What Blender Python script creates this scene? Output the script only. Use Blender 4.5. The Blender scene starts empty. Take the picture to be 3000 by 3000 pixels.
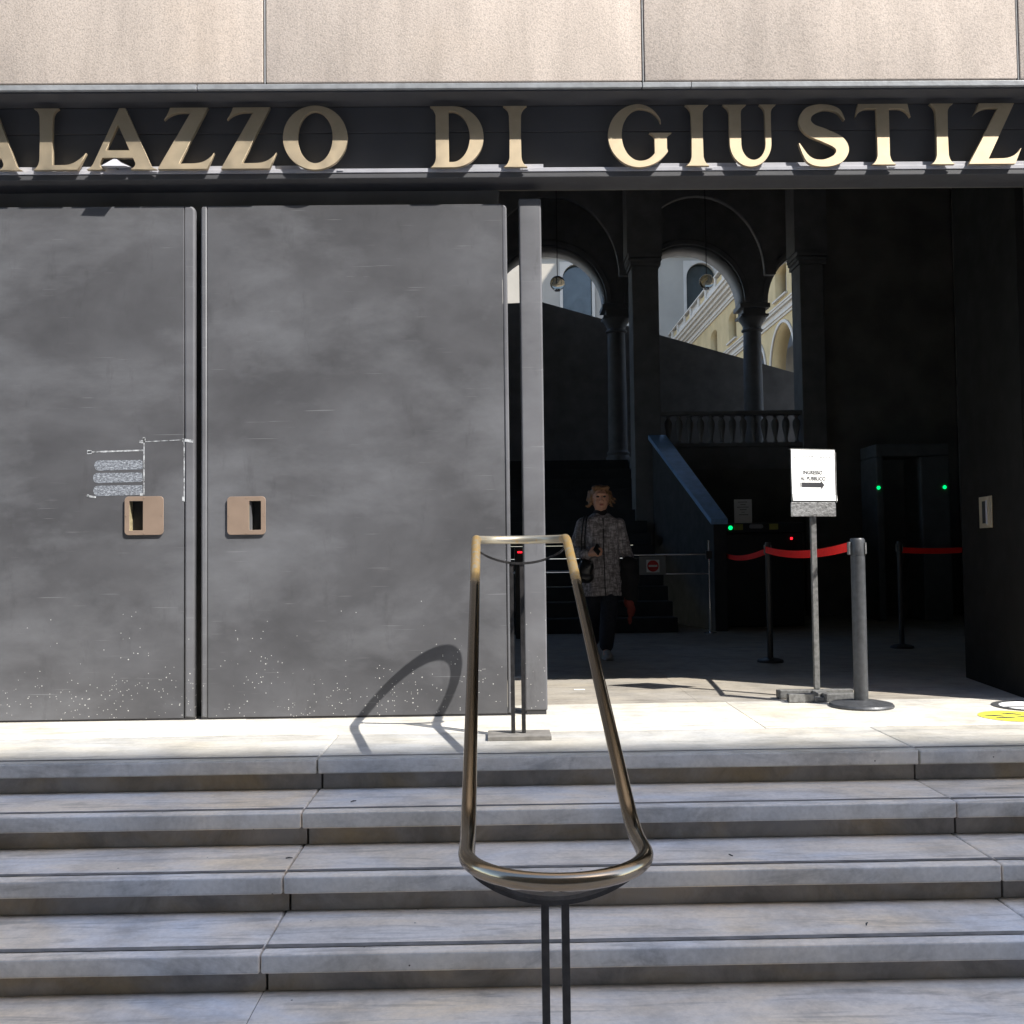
import bpy, bmesh, math, random
from mathutils import Vector, Matrix, noise
random.seed(7)
S = bpy.context.scene
COL = S.collection
R = math.radians
PI = math.pi

# ------------------------------------------------------------------ camera
cam_d = bpy.data.cameras.new('camera')
cam = bpy.data.objects.new('camera', cam_d); COL.objects.link(cam)
cam_d.sensor_width = 36; cam_d.lens = 36.0; cam_d.clip_start = 0.05; cam_d.clip_end = 2000
def set_cam():
    p, y, r = R(2.2372), R(-.8963), R(-.7046)
    f = Vector((-math.sin(y)*math.cos(p), math.cos(y)*math.cos(p), math.sin(p)))
    rt = Vector((math.cos(y), math.sin(y), 0)); up = rt.cross(f)
    rt2 = math.cos(r)*rt + math.sin(r)*up; up2 = -math.sin(r)*rt + math.cos(r)*up
    M = Matrix((rt2, up2, -f)).transposed().to_4x4()
    M.translation = Vector((0, -5.7524, .911))
    cam.matrix_world = M
set_cam()
S.camera = cam

# ------------------------------------------------------------------ light
SUN_TRAVEL = Vector((-1.27, 1.0, -1.85))
el = math.atan2(1.85, math.hypot(1.27, 1)); az = math.atan2(1.27, -1.0)
w = bpy.data.worlds.new('World'); S.world = w; w.use_nodes = True
nt = w.node_tree; bg = nt.nodes['Background']
sky = nt.nodes.new('ShaderNodeTexSky'); sky.sky_type = 'NISHITA'; sky.sun_disc = False
sky.sun_elevation = el; sky.sun_rotation = az; sky.air_density = 1.0; sky.dust_density = 1.0; sky.altitude = 20
nt.links.new(sky.outputs[0], bg.inputs[0]); bg.inputs[1].default_value = .15
sd = bpy.data.lights.new('sun', 'SUN'); sun = bpy.data.objects.new('sun', sd); COL.objects.link(sun)
sd.energy = 3.0; sd.angle = R(.5); sd.color = (1, .965, .91)
sun.rotation_euler = SUN_TRAVEL.to_track_quat('-Z', 'Y').to_euler()
S.view_settings.view_transform = 'Standard'; S.view_settings.look = 'None'
S.view_settings.exposure = 1.62; S.view_settings.gamma = 1
S.cycles.use_denoising = True
try: S.cycles.denoising_prefilter = 'ACCURATE'
except Exception: pass
S.cycles.max_bounces = 10; S.cycles.diffuse_bounces = 6
S.cycles.sample_clamp_indirect = 6

# ------------------------------------------------------------------ materials
class N:
    def __init__(s, name):
        s.m = bpy.data.materials.new(name); s.m.use_nodes = True
        s.t = s.m.node_tree; s.b = s.t.nodes['Principled BSDF']
        s.tc = s.t.nodes.new('ShaderNodeTexCoord')
    def n(s, typ, **kw):
        x = s.t.nodes.new('ShaderNode'+typ)
        for k, v in kw.items():
            if hasattr(x, k): setattr(x, k, v)
        return x
    def l(s, a, b): s.t.links.new(a, b)
    def coords(s, scale=(1,1,1), src='Object', rot=(0,0,0)):
        mp = s.n('Mapping'); mp.inputs['Scale'].default_value = scale; mp.inputs['Rotation'].default_value = rot
        s.l(s.tc.outputs[src], mp.inputs[0]); return mp.outputs[0]
    def noise(s, scale, co=None, detail=4, rough=.55, dist=0):
        x = s.n('TexNoise'); x.inputs['Scale'].default_value = scale; x.inputs['Detail'].default_value = detail
        x.inputs['Roughness'].default_value = rough; x.inputs['Distortion'].default_value = dist
        s.l(co or s.coords(), x.inputs['Vector']); return x.outputs['Fac']
    def ramp(s, fac, stops):
        x = s.n('ValToRGB'); e = x.color_ramp.elements
        while len(e) < len(stops): e.new(.5)
        for i, (p, c) in enumerate(stops):
            e[i].position = p; e[i].color = (*c, 1) if isinstance(c, tuple) else (c, c, c, 1)
        s.l(fac, x.inputs[0]); return x.outputs[0]
    def mix(s, fac, a, b, mode='MIX'):
        x = s.n('Mix', data_type='RGBA', blend_type=mode)
        for sock, v in ((x.inputs[0], fac), (x.inputs[6], a), (x.inputs[7], b)):
            if isinstance(v, tuple): sock.default_value = (*v, 1)
            elif isinstance(v, (int, float)): sock.default_value = v
            else: s.l(v, sock)
        return x.outputs[2]
    def math(s, op, a, b=0.0):
        x = s.n('Math', operation=op)
        for sock, v in ((x.inputs[0], a), (x.inputs[1], b)):
            if isinstance(v, (int, float)): sock.default_value = v
            else: s.l(v, sock)
        return x.outputs[0]
    def sep(s, src='Object'):
        x = s.n('SeparateXYZ'); s.l(s.tc.outputs[src], x.inputs[0]); return x.outputs
    def bump(s, h, strength=.3, dist=.01):
        x = s.n('Bump'); x.inputs['Strength'].default_value = strength; x.inputs['Distance'].default_value = dist
        s.l(h, x.inputs['Height']); s.l(x.outputs[0], s.b.inputs['Normal'])
    def out(s, col=None, rough=.6, metal=0.0, spec=None):
        if col is not None:
            if isinstance(col, tuple): s.b.inputs['Base Color'].default_value = (*col, 1)
            else: s.l(col, s.b.inputs['Base Color'])
        if isinstance(rough, (int, float)): s.b.inputs['Roughness'].default_value = rough
        else: s.l(rough, s.b.inputs['Roughness'])
        if isinstance(metal, (int, float)): s.b.inputs['Metallic'].default_value = metal
        else: s.l(metal, s.b.inputs['Metallic'])
        if spec is not None: s.b.inputs['Specular IOR Level'].default_value = spec
        return s.m

def plain(name, col, rough=.6, metal=0.0, var=.15, scale=6, bump=0.0, bscale=60, spec=None):
    k = N(name)
    f = k.noise(scale, detail=5)
    lo = tuple(c*(1-var) for c in col); hi = tuple(min(1, c*(1+var)) for c in col)
    c = k.ramp(f, [(.3, lo), (.7, hi)])
    if bump: k.bump(k.noise(bscale, detail=3), bump, .004)
    r = k.ramp(k.noise(scale*2.3), [(.3, max(0, rough-.08)), (.7, min(1, rough+.08))])
    return k.out(c, r, metal, spec)

def emit(name, col, strength):
    k = N(name); k.b.inputs['Base Color'].default_value = (*col, 1)
    k.b.inputs['Emission Color'].default_value = (*col, 1); k.b.inputs['Emission Strength'].default_value = strength
    return k.m

def marble(name, warm, cool, dark=.0, spec=.4, rough=.5):
    k = N(name)
    co = k.coords((1, 2.2, 1))
    big = k.noise(1.0, co, 4, .6, .6)
    c = k.ramp(big, [(.33, cool), (.5, tuple((a+b)/2 for a, b in zip(warm, cool))), (.68, warm)])
    v = k.noise(5, k.coords((.35, 3, 1)), 6, .7, 1.2)
    vein = k.ramp(v, [(.36, .72), (.48, 1.0), (1, 1.0)])
    c = k.mix(1.0, c, vein, 'MULTIPLY')
    fine = k.ramp(k.noise(55, detail=3), [(.3, .92), (.65, 1.05)])
    c = k.mix(1.0, c, fine, 'MULTIPLY')
    bl = k.ramp(k.noise(3.1, detail=7, rough=.72), [(.34, .74), (.56, 1.05)])
    c = k.mix(1.0, c, bl, 'MULTIPLY')
    vo = k.n('TexVoronoi', feature='F1'); vo.inputs['Scale'].default_value = 13
    k.l(k.coords(), vo.inputs['Vector'])
    pick = k.n('SeparateColor'); k.l(vo.outputs['Color'], pick.inputs[0])
    spot = k.math('MULTIPLY', k.math('LESS_THAN', vo.outputs['Distance'], .05), k.math('GREATER_THAN', pick.outputs[0], .86))
    c = k.mix(spot, c, (.10, .09, .08))
    k.bump(k.noise(70, detail=4), .12, .003)
    return k.out(c, k.ramp(k.noise(8), [(.3, rough-.1), (.7, rough+.12)]), 0, spec)

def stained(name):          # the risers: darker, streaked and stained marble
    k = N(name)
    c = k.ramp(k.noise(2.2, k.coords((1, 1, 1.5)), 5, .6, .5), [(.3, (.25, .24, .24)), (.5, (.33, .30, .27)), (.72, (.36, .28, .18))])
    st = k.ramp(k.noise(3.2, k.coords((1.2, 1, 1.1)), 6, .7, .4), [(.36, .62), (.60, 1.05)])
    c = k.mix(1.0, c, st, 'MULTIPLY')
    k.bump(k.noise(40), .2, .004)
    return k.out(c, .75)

def granite(name):
    k = N(name)
    base = k.ramp(k.noise(1.3, detail=4), [(.3, (.60, .52, .455)), (.55, (.655, .565, .49)), (.75, (.68, .575, .485))])
    sp = k.ramp(k.noise(110, detail=2, rough=.7), [(.36, .80), (.47, 1.0), (.62, 1.10)])
    c = k.mix(1.0, base, sp, 'MULTIPLY')
    vo = k.n('TexVoronoi', feature='F1'); vo.inputs['Scale'].default_value = 95
    k.l(k.coords(), vo.inputs['Vector'])
    dk = k.ramp(vo.outputs['Distance'], [(.12, .70), (.25, 1.0)])
    c = k.mix(.7, c, k.mix(1.0, c, dk, 'MULTIPLY'))
    z = k.sep()[2]
    grime = k.ramp(k.noise(3, k.coords((2.5, 1, .4)), 4), [(.35, .86), (.6, 1.0)])
    c = k.mix(1.0, c, grime, 'MULTIPLY')
    oi = k.n('ObjectInfo'); c = k.mix(1.0, c, k.ramp(oi.outputs['Random'], [(0, .90), (1, 1.03)]), 'MULTIPLY')
    k.bump(k.noise(100, detail=4, rough=.7), .35, .005)
    return k.out(c, .9, 0, .2)

def door_paint(name, specks=True, lo=.058, hi=.118):
    k = N(name)
    cl = k.noise(1.15, k.coords((.8, 1, 1.2)), 6, .58, .3)
    c = k.ramp(cl, [(.3, (lo, lo, lo*1.06)), (.52, ((lo+hi)/2, (lo+hi)/2, (lo+hi)*.53)), (.72, (hi, hi*1.01, hi*1.08))])
    sm = k.noise(4, k.coords((.8, 1, 1.3)), 6, .62, .2)
    c = k.mix(1.0, c, k.ramp(sm, [(.35, .93), (.6, 1.05)]), 'MULTIPLY')
    ch = k.noise(1.3, k.coords((.6, 1, 1.2), rot=(0, .25, 0)), 7, .60, .2)
    c = k.mix(k.ramp(ch, [(.49, 0.0), (.70, .46)]), c, (.23, .235, .25))
    dkp = k.noise(6, k.coords((1.5, 1, .45)), 5, .7)
    c = k.mix(k.ramp(dkp, [(.58, 0.0), (.74, .35)]), c, (.045, .044, .045))
    # long horizontal scuffs
    sc = k.noise(14, k.coords((.22, 1, 4.5)), 5, .75, .3)
    c = k.mix(k.ramp(sc, [(.70, 0.0), (.80, .28)]), c, (.27, .27, .28))
    # fine scratches in several directions
    for rot, s0 in ((.35, 90), (-.5, 75), (.06, 110), (1.3, 80)):
        a = k.noise(s0, k.coords((.03, 1, 1), rot=(0, rot, 0)), 1, .5)
        b = k.noise(2.7, k.coords((1, 1, 1.4), rot=(0, rot*3, 0)), 2)
        m = k.math('MULTIPLY', k.ramp(a, [(.72, 0.0), (.76, .3)]), k.ramp(b, [(.5, 0.0), (.6, 1.0)]))
        c = k.mix(m, c, (.30, .30, .31))
    z = k.sep()[2]
    if specks:
        for scl, thr, keep in ((38, .13, .72), (85, .20, .6)):
            vo = k.n('TexVoronoi', feature='F1'); vo.inputs['Scale'].default_value = scl
            k.l(k.coords((1, .0, 1)), vo.inputs['Vector'])
            pk = k.n('SeparateColor'); k.l(vo.outputs['Color'], pk.inputs[0])
            mask = k.ramp(z, [(0.0, 1.0), (.18, .8), (.40, .15), (.7, .0)])
            clump = k.ramp(k.noise(4.2, detail=4), [(.42, .03), (.64, 1.0)])
            need = k.math('SUBTRACT', 1.0, k.math('MULTIPLY', k.math('MULTIPLY', mask, clump), 1-keep+.04))
            sp = k.math('MULTIPLY', k.math('LESS_THAN', vo.outputs['Distance'], thr), k.math('GREATER_THAN', pk.outputs[0], need))
            c = k.mix(k.math('MULTIPLY', sp, .85), c, (.62, .61, .58))
    k.bump(k.noise(30, k.coords((1, 1, 1.5)), 3), .05, .004)
    return k.out(c, k.ramp(sm, [(.3, .50), (.7, .66)]), 0, .25)

M = {}
M['tread'] = marble('step_marble', (.82, .68, .50), (.63, .64, .665))
M['nose'] = marble('landing_marble', (.60, .54, .43), (.55, .54, .51))
M['edge0'] = marble('landing_edge_marble', (.47, .43, .35), (.43, .43, .42))  # darker marble tone for the front course of the landing
M['face'] = marble('step_front_edge', (.66, .61, .54), (.54, .56, .59))
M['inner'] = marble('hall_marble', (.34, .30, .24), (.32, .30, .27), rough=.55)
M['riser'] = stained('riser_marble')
M['granite'] = granite('bush_hammered_granite')
M['door'] = door_paint('grey_steel_door')
M['doortrim'] = door_paint('grey_steel_trim', True, .10, .15)
M['groove'] = plain('groove_dirt', (.035, .034, .036), .9)
M['strip'] = plain('anti_slip_band', (.15, .145, .14), .95, var=.35, scale=12, bump=.4)
M['joint'] = plain('mortar_joint', (.10, .09, .08), .95)
M['darkmetal'] = plain('dark_metal_cladding', (.075, .075, .080), .55, .0, .12, 3)
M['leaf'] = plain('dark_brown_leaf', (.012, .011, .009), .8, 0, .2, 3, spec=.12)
M['darkpost'] = plain('shaded_post_steel', (.025, .025, .027), .5)  # darker copy of the post steel, with the hall's shade in its colour
M['stairdark'] = plain('dark_stair_stone', (.040, .040, .041), .8, 0, .2, 4)
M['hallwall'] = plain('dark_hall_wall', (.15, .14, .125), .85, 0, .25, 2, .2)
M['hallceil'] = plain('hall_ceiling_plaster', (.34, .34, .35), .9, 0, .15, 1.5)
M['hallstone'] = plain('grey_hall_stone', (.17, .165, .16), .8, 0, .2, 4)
M['flash'] = plain('painted_metal_flashing', (.27, .28, .29), .5, .0, .2, 14, .4, 40)
M['ledge'] = plain('pale_metal_ledge', (.40, .40, .43), .5, 0, .1, 8)
M['brassface'] = plain('letter_brass', (.60, .50, .355), .60, 1.0, .10, 5)
M['handle'] = plain('handle_brass', (.30, .22, .165), .45, .25, .08, 9)
M['recess'] = plain('handle_recess', (.012, .012, .012), .7)
M['recesslit'] = plain('handle_recess_sunlit', (.42, .36, .22), .5, .2, .3, 40)
M['tapeM'] = None
M['steelpost'] = plain('grey_painted_steel', (.060, .062, .066), .45, .2, .25, 30, .15)
M['galv'] = plain('galvanised_steel', (.20, .20, .195), .5, .5, .35, 45, .3)
M['blackplastic'] = plain('black_plastic', (.02, .02, .022), .4)
M['chrome'] = plain('chrome_rail', (.75, .75, .76), .12, 1.0, .03)
M['redbelt'] = plain('red_webbing', (.95, .010, .004), .6, 0, .06, 20)
M['paper'] = plain('white_paper', (.86, .86, .84), .7, 0, .02)
M['ink'] = plain('printed_ink', (.03, .03, .035), .8)
M['greyink'] = plain('faint_ink', (.55, .55, .57), .8)
M['green_led'] = emit('green_led', (.0, .62, .12), .9)
M['red_led'] = emit('red_led', (.95, .01, .02), 1.4)
M['courtyellow'] = plain('yellow_plaster', (.50, .38, .20), .9, 0, .12, 1.2, .1, 20)
M['courtgrey'] = plain('grey_beige_plaster', (.37, .335, .28), .9, 0, .08, .7)
M['whitestone'] = plain('white_stucco', (.54, .49, .42), .85, 0, .06, 2)
M['windowdark'] = plain('dark_window_glass', (.035, .045, .045), .15, 0, .3, 1.0)
M['reveal'] = plain('grey_reveal', (.30, .28, .27), .9)
M['blueramp'] = plain('skylit_blue_marble', (.22, .38, .62), .35, 0, .18, 9)  # parapet coping, blue skylight painted into its colour
M['globe'] = None
M['skin'] = plain('skin', (.60, .33, .23), .55, 0, .08, 14)
M['hair'] = plain('blonde_hair', (.21, .115, .055), .55, 0, .35, 60, .5, 120)
M['navy'] = plain('navy_trousers', (.010, .013, .022), .85, 0, .2, 20)
M['blackwool'] = plain('black_knit', (.010, .010, .013), .9)
M['leather'] = plain('black_leather', (.012, .012, .013), .32, 0, .2, 10, .2)
M['shoe'] = plain('pale_grey_shoe', (.30, .29, .28), .6, 0, .2, 30)
M['redcloth'] = plain('red_cloth', (.20, .035, .028), .8, 0, .2, 12)
M['opp'] = plain('ochre_plaster', (.14, .115, .09), .9, 0, .1, .4)
M['asphalt'] = plain('plaza_stone', (.22, .21, .20), .85, 0, .2, 3, .2)

def tweed():
    k = N('grey_tweed')
    a = k.noise(60, k.coords((1, 1, .25)), 2, .6); b = k.noise(60, k.coords((.25, 1, 1)), 2, .6)
    c = k.ramp(k.math('MULTIPLY', a, b), [(.13, .13), (.24, .25), (.36, .46)])
    c = k.mix(.85, c, (.93, .87, .93), 'MULTIPLY')
    k.bump(a, .3, .003); return k.out(c, .95, 0, .1)
M['tweed'] = tweed()

def rail_mat():             # polished bronze tube, rubbed to bare brass where hands hold the top end
    k = N('handrail_bronze')
    z = k.sep('Object')[2]
    f = k.n('MapRange'); f.inputs[1].default_value = .74; f.inputs[2].default_value = .86
    k.l(z, f.inputs[0])
    patch = k.math('ADD', f.outputs[0], k.math('MULTIPLY', k.math('SUBTRACT', k.noise(26, detail=5), .5), .5))
    f2 = k.ramp(patch, [(.25, 0.0), (.75, 1.0)])
    y = k.sep('Object')[1]
    wear = k.ramp(k.math('ADD', k.noise(30, detail=5, rough=.7), k.ramp(k.math('ADD', y, .62), [(.0, 0.0), (.12, .22)])), [(.45, 0.0), (.66, .9)])
    brass = k.mix(wear, (.55, .36, .13), (.42, .40, .34))
    c = k.mix(f2, (.31, .25, .18), brass)
    k.bump(k.noise(120), .03, .001)
    return k.out(c, k.mix(f2, (.19,)*3, (.42,)*3), k.mix(f2, (1.0,)*3, (.75,)*3))
M['rail'] = rail_mat()
M['railiron'] = plain('dark_bronze_iron', (.040, .038, .038), .38, .5, .4, 30, .2)

def globe_mat():
    k = N('smoked_glass_globe'); k.b.inputs['Transmission Weight'].default_value = 1.0; k.b.inputs['IOR'].default_value = 1.12
    return k.out((.25, .22, .17), .05, 0.0, .8)
M['globe'] = globe_mat()

def tape_mat():
    k = N('tape_residue')
    c = k.ramp(k.noise(70, k.coords((1, 1, 2)), 5, .75), [(.36, (.075, .078, .085)), (.5, (.17, .185, .21)), (.66, (.46, .49, .53))])
    return k.out(c, .8)
M['tapeM'] = tape_mat()
M['tapeW'] = plain('white_tape_edge', (.36, .37, .38), .8, 0, .85, 45)
M['worn'] = None
def worn_mat():
    k = N('worn_aluminium')
    c = k.ramp(k.noise(35, k.coords((1, 1, 2.2)), 6, .75, 1.0), [(.36, .06), (.5, .20), (.62, .34)])
    return k.out(c, .55, .4)
M['worn'] = worn_mat()

# ------------------------------------------------------------------ mesh helpers
class MB:
    def __init__(s): s.v = []; s.f = []
    def add(s, v, f):
        n = len(s.v); s.v += [tuple(p) for p in v]; s.f += [tuple(i+n for i in q) for q in f]; return s
    def box(s, x0, x1, y0, y1, z0, z1):
        v = [(x, y, z) for z in (z0, z1) for y in (y0, y1) for x in (x0, x1)]
        return s.add(v, [(0,2,3,1), (4,5,7,6), (0,1,5,4), (2,6,7,3), (0,4,6,2), (1,3,7,5)])
    def tube(s, path, r, n=16, closed=False, flat=None):
        P = [Vector(p) for p in path]; m = len(P); rr = r if isinstance(r, (list, tuple)) else [r]*m
        rings = []; ref = None
        for i in range(m):
            a = P[(i-1) % m] if (closed or i > 0) else P[i]; b = P[(i+1) % m] if (closed or i < m-1) else P[i]
            t = (b-a).normalized()
            if ref is None:
                ref = Vector((0,0,1)) if abs(t.z) < .9 else Vector((1,0,0))
            u = (ref - t*ref.dot(t)).normalized(); ref = u; v = t.cross(u)
            rings.append([P[i] + (u*math.cos(2*PI*j/n)+v*math.sin(2*PI*j/n))*rr[i] for j in range(n)])
        vs = [q for g in rings for q in g]; fs = []
        for i in range(m if closed else m-1):
            for j in range(n):
                a = i*n+j; b = i*n+(j+1) % n; c = ((i+1) % m)*n+(j+1) % n; d = ((i+1) % m)*n+j
                fs.append((a, b, c, d))
        if not closed: fs += [tuple(range(n))[::-1], tuple((m-1)*n+j for j in range(n))]
        return s.add(vs, fs)
    def lathe(s, prof, c=(0,0), n=24):
        vs = []; fs = []; m = len(prof)
        for r, z in prof:
            vs += [(c[0]+r*math.cos(2*PI*j/n), c[1]+r*math.sin(2*PI*j/n), z) for j in range(n)]
        for i in range(m-1):
            for j in range(n):
                fs.append((i*n+j, i*n+(j+1) % n, (i+1)*n+(j+1) % n, (i+1)*n+j))
        fs += [tuple(range(n))[::-1], tuple((m-1)*n+j for j in range(n))]
        return s.add(vs, fs)
    def ell(s, c, r, seg=20, ring=14):
        vs = []; fs = []
        for i in range(1, ring):
            th = PI*i/ring
            for j in range(seg):
                ph = 2*PI*j/seg
                vs.append((c[0]+r[0]*math.sin(th)*math.cos(ph), c[1]+r[1]*math.sin(th)*math.sin(ph), c[2]+r[2]*math.cos(th)))
        top = len(vs); vs.append((c[0], c[1], c[2]+r[2])); vs.append((c[0], c[1], c[2]-r[2]))
        for i in range(ring-2):
            for j in range(seg):
                fs.append((i*seg+j, (i+1)*seg+j, (i+1)*seg+(j+1) % seg, i*seg+(j+1) % seg))
        for j in range(seg):
            fs.append((top, j, (j+1) % seg)); fs.append((top+1, (ring-2)*seg+(j+1) % seg, (ring-2)*seg+j))
        return s.add(vs, fs)
    def chain(s, pts, rad, n=14):   # tapered limb with rounded joints
        for i, (p, r) in enumerate(zip(pts, rad)): s.ell(p, (r, r, r), 14, 10)
        for i in range(len(pts)-1): s.tube([pts[i], pts[i+1]], [rad[i], rad[i+1]], n)
        return s
    def build(s, name, mat, parent=None, bevel=0, smooth=False, seg=2, loc=None):
        me = bpy.data.meshes.new(name); me.from_pydata(s.v, [], s.f); me.update()
        bm = bmesh.new(); bm.from_mesh(me); bmesh.ops.recalc_face_normals(bm, faces=bm.faces)
        if bevel: bmesh.ops.bevel(bm, geom=[e for e in bm.edges if e.calc_face_angle(0) > .5], offset=bevel, segments=seg, affect='EDGES', profile=.6, clamp_overlap=True)
        bm.to_mesh(me); bm.free()
        if smooth:
            for p in me.polygons: p.use_smooth = True
            try: me.set_sharp_from_angle(angle=R(40))
            except Exception: pass
        return link(name, me, mat, parent)

def link(name, me, mat, parent=None):
    o = bpy.data.objects.new(name, me); COL.objects.link(o)
    me.materials.clear(); me.materials.append(mat)
    if parent: o.parent = parent
    return o

def box(name, mat, parent, x0, x1, y0, y1, z0, z1, bevel=0, seg=2, smooth=False):
    return MB().box(x0, x1, y0, y1, z0, z1).build(name, mat, parent, bevel, smooth, seg)

def tag(o, label=None, cat=None, group=None, kind=None):
    if label: o['label'] = label
    if cat: o['category'] = cat
    if group: o['group'] = group
    if kind: o['kind'] = kind
    return o

WORLDBUILT = []
def thing(name, label, cat, loc=(0,0,0), group=None, kind=None, local=False):
    o = bpy.data.objects.new(name, None); COL.objects.link(o); o.location = loc; o.empty_display_size = .1
    tag(o, label, cat, group, kind)
    if not local: WORLDBUILT.append(o)
    return o

def rebase(root, loc):      # put the Empty at the thing's base and keep its parts where they are
    for c in [c for c in bpy.data.objects if c.parent == root]:
        if c.data and c.type == 'MESH': c.data.transform(Matrix.Translation(-Vector(loc)))
        sub = [d for d in bpy.data.objects if d.parent == c]
        for d in sub:
            if d.type == 'MESH': d.data.transform(Matrix.Translation(-Vector(loc)))
    root.location = loc
    if root in WORLDBUILT: WORLDBUILT.remove(root)

def dup(root, dloc, label=None):
    r = root.copy(); COL.objects.link(r); r.location = Vector(root.location)+Vector(dloc)
    if label: r['label'] = label
    for c in [c for c in bpy.data.objects if c.parent == root]:
        d = c.copy(); COL.objects.link(d); d.parent = r
        for e in [e for e in bpy.data.objects if e.parent == c]:
            g = e.copy(); COL.objects.link(g); g.parent = d
    return r

def shape(name, loops, depth, mat, parent=None, fn=None, bevel=0.0):
    """filled 2D outline (with holes) extruded by depth; fn maps (u, v, w) to the place"""
    cu = bpy.data.curves.new(name+'_c', 'CURVE'); cu.dimensions = '2D'; cu.fill_mode = 'BOTH'
    cu.extrude = max(0, depth/2-bevel); cu.bevel_depth = bevel; cu.bevel_resolution = 1 if bevel else 0; cu.offset = -bevel
    for lp in loops:
        sp = cu.splines.new('POLY'); sp.points.add(len(lp)-1); sp.use_cyclic_u = True
        for q, (x, y) in zip(sp.points, lp): q.co = (x, y, 0, 1)
    o = bpy.data.objects.new(name+'_t', cu); COL.objects.link(o)
    dg = bpy.context.evaluated_depsgraph_get(); dg.update()
    me = bpy.data.meshes.new_from_object(o.evaluated_get(dg)); bpy.data.objects.remove(o)
    bpy.data.curves.remove(cu)
    if fn:
        for v in me.vertices: v.co = fn(*v.co)
    bm = bmesh.new(); bm.from_mesh(me); bmesh.ops.remove_doubles(bm, verts=bm.verts, dist=1e-5)
    bmesh.ops.recalc_face_normals(bm, faces=bm.faces); bm.to_mesh(me); bm.free()
    me.name = name
    return link(name, me, mat, parent)

def text(name, body, size, mat, parent, fn, extrude=.0004, align='CENTER', sx=1.0, off=0.0):
    cu = bpy.data.curves.new(name+'_c', 'FONT'); cu.body = body; cu.size = size; cu.extrude = extrude; cu.align_x = align; cu.offset = off
    o = bpy.data.objects.new(name+'_t', cu); COL.objects.link(o)
    dg = bpy.context.evaluated_depsgraph_get(); dg.update()
    me = bpy.data.meshes.new_from_object(o.evaluated_get(dg)); bpy.data.objects.remove(o)
    for v in me.vertices: v.co = fn(v.co.x*sx, v.co.y, v.co.z)
    me.name = name
    return link(name, me, mat, parent)

def blob(name, mb, voxel, mat, parent, smooth=4, disp=0.0, dscale=8):
    me = bpy.data.meshes.new(name+'_s'); me.from_pydata(mb.v, [], mb.f); me.update()
    o = bpy.data.objects.new(name+'_s', me); COL.objects.link(o)
    m = o.modifiers.new('r', 'REMESH'); m.mode = 'VOXEL'; m.voxel_size = voxel
    s = o.modifiers.new('s', 'SMOOTH'); s.iterations = smooth; s.factor = .6
    dg = bpy.context.evaluated_depsgraph_get(); dg.update()
    me2 = bpy.data.meshes.new_from_object(o.evaluated_get(dg)); bpy.data.objects.remove(o)
    if disp:
        me2.update()
        for v in me2.vertices:
            k = noise.noise(Vector((v.co.x*dscale*1.6, v.co.y*dscale*1.6, v.co.z*dscale*.7)))
            v.co += v.normal*k*disp
    for p in me2.polygons: p.use_smooth = True
    me2.name = name
    return link(name, me2, mat, parent)

def arc(cx, cy, rx, ry, a0, a1, n=24):
    return [(cx+rx*math.cos(R(a0+(a1-a0)*i/n)), cy+ry*math.sin(R(a0+(a1-a0)*i/n))) for i in range(n+1)]
def bez(p0, p1, p2, n=8, skip=True):
    o = []
    for i in range(1 if skip else 0, n+1):
        t = i/n; o.append(((1-t)**2*p0[0]+2*t*(1-t)*p1[0]+t*t*p2[0], (1-t)**2*p0[1]+2*t*(1-t)*p1[1]+t*t*p2[1]))
    return o
XZ = lambda y: (lambda u, v, w: (u, y+w, v))
# ------------------------------------------------------------------ large structure: ground and steps
GZ = -.572
g = MB().box(-150, 150, -300, 200, GZ-.5, GZ-.004).build('ground', M['asphalt']); tag(g, 'grey stone plaza around the palace', 'ground', kind='structure')

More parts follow.
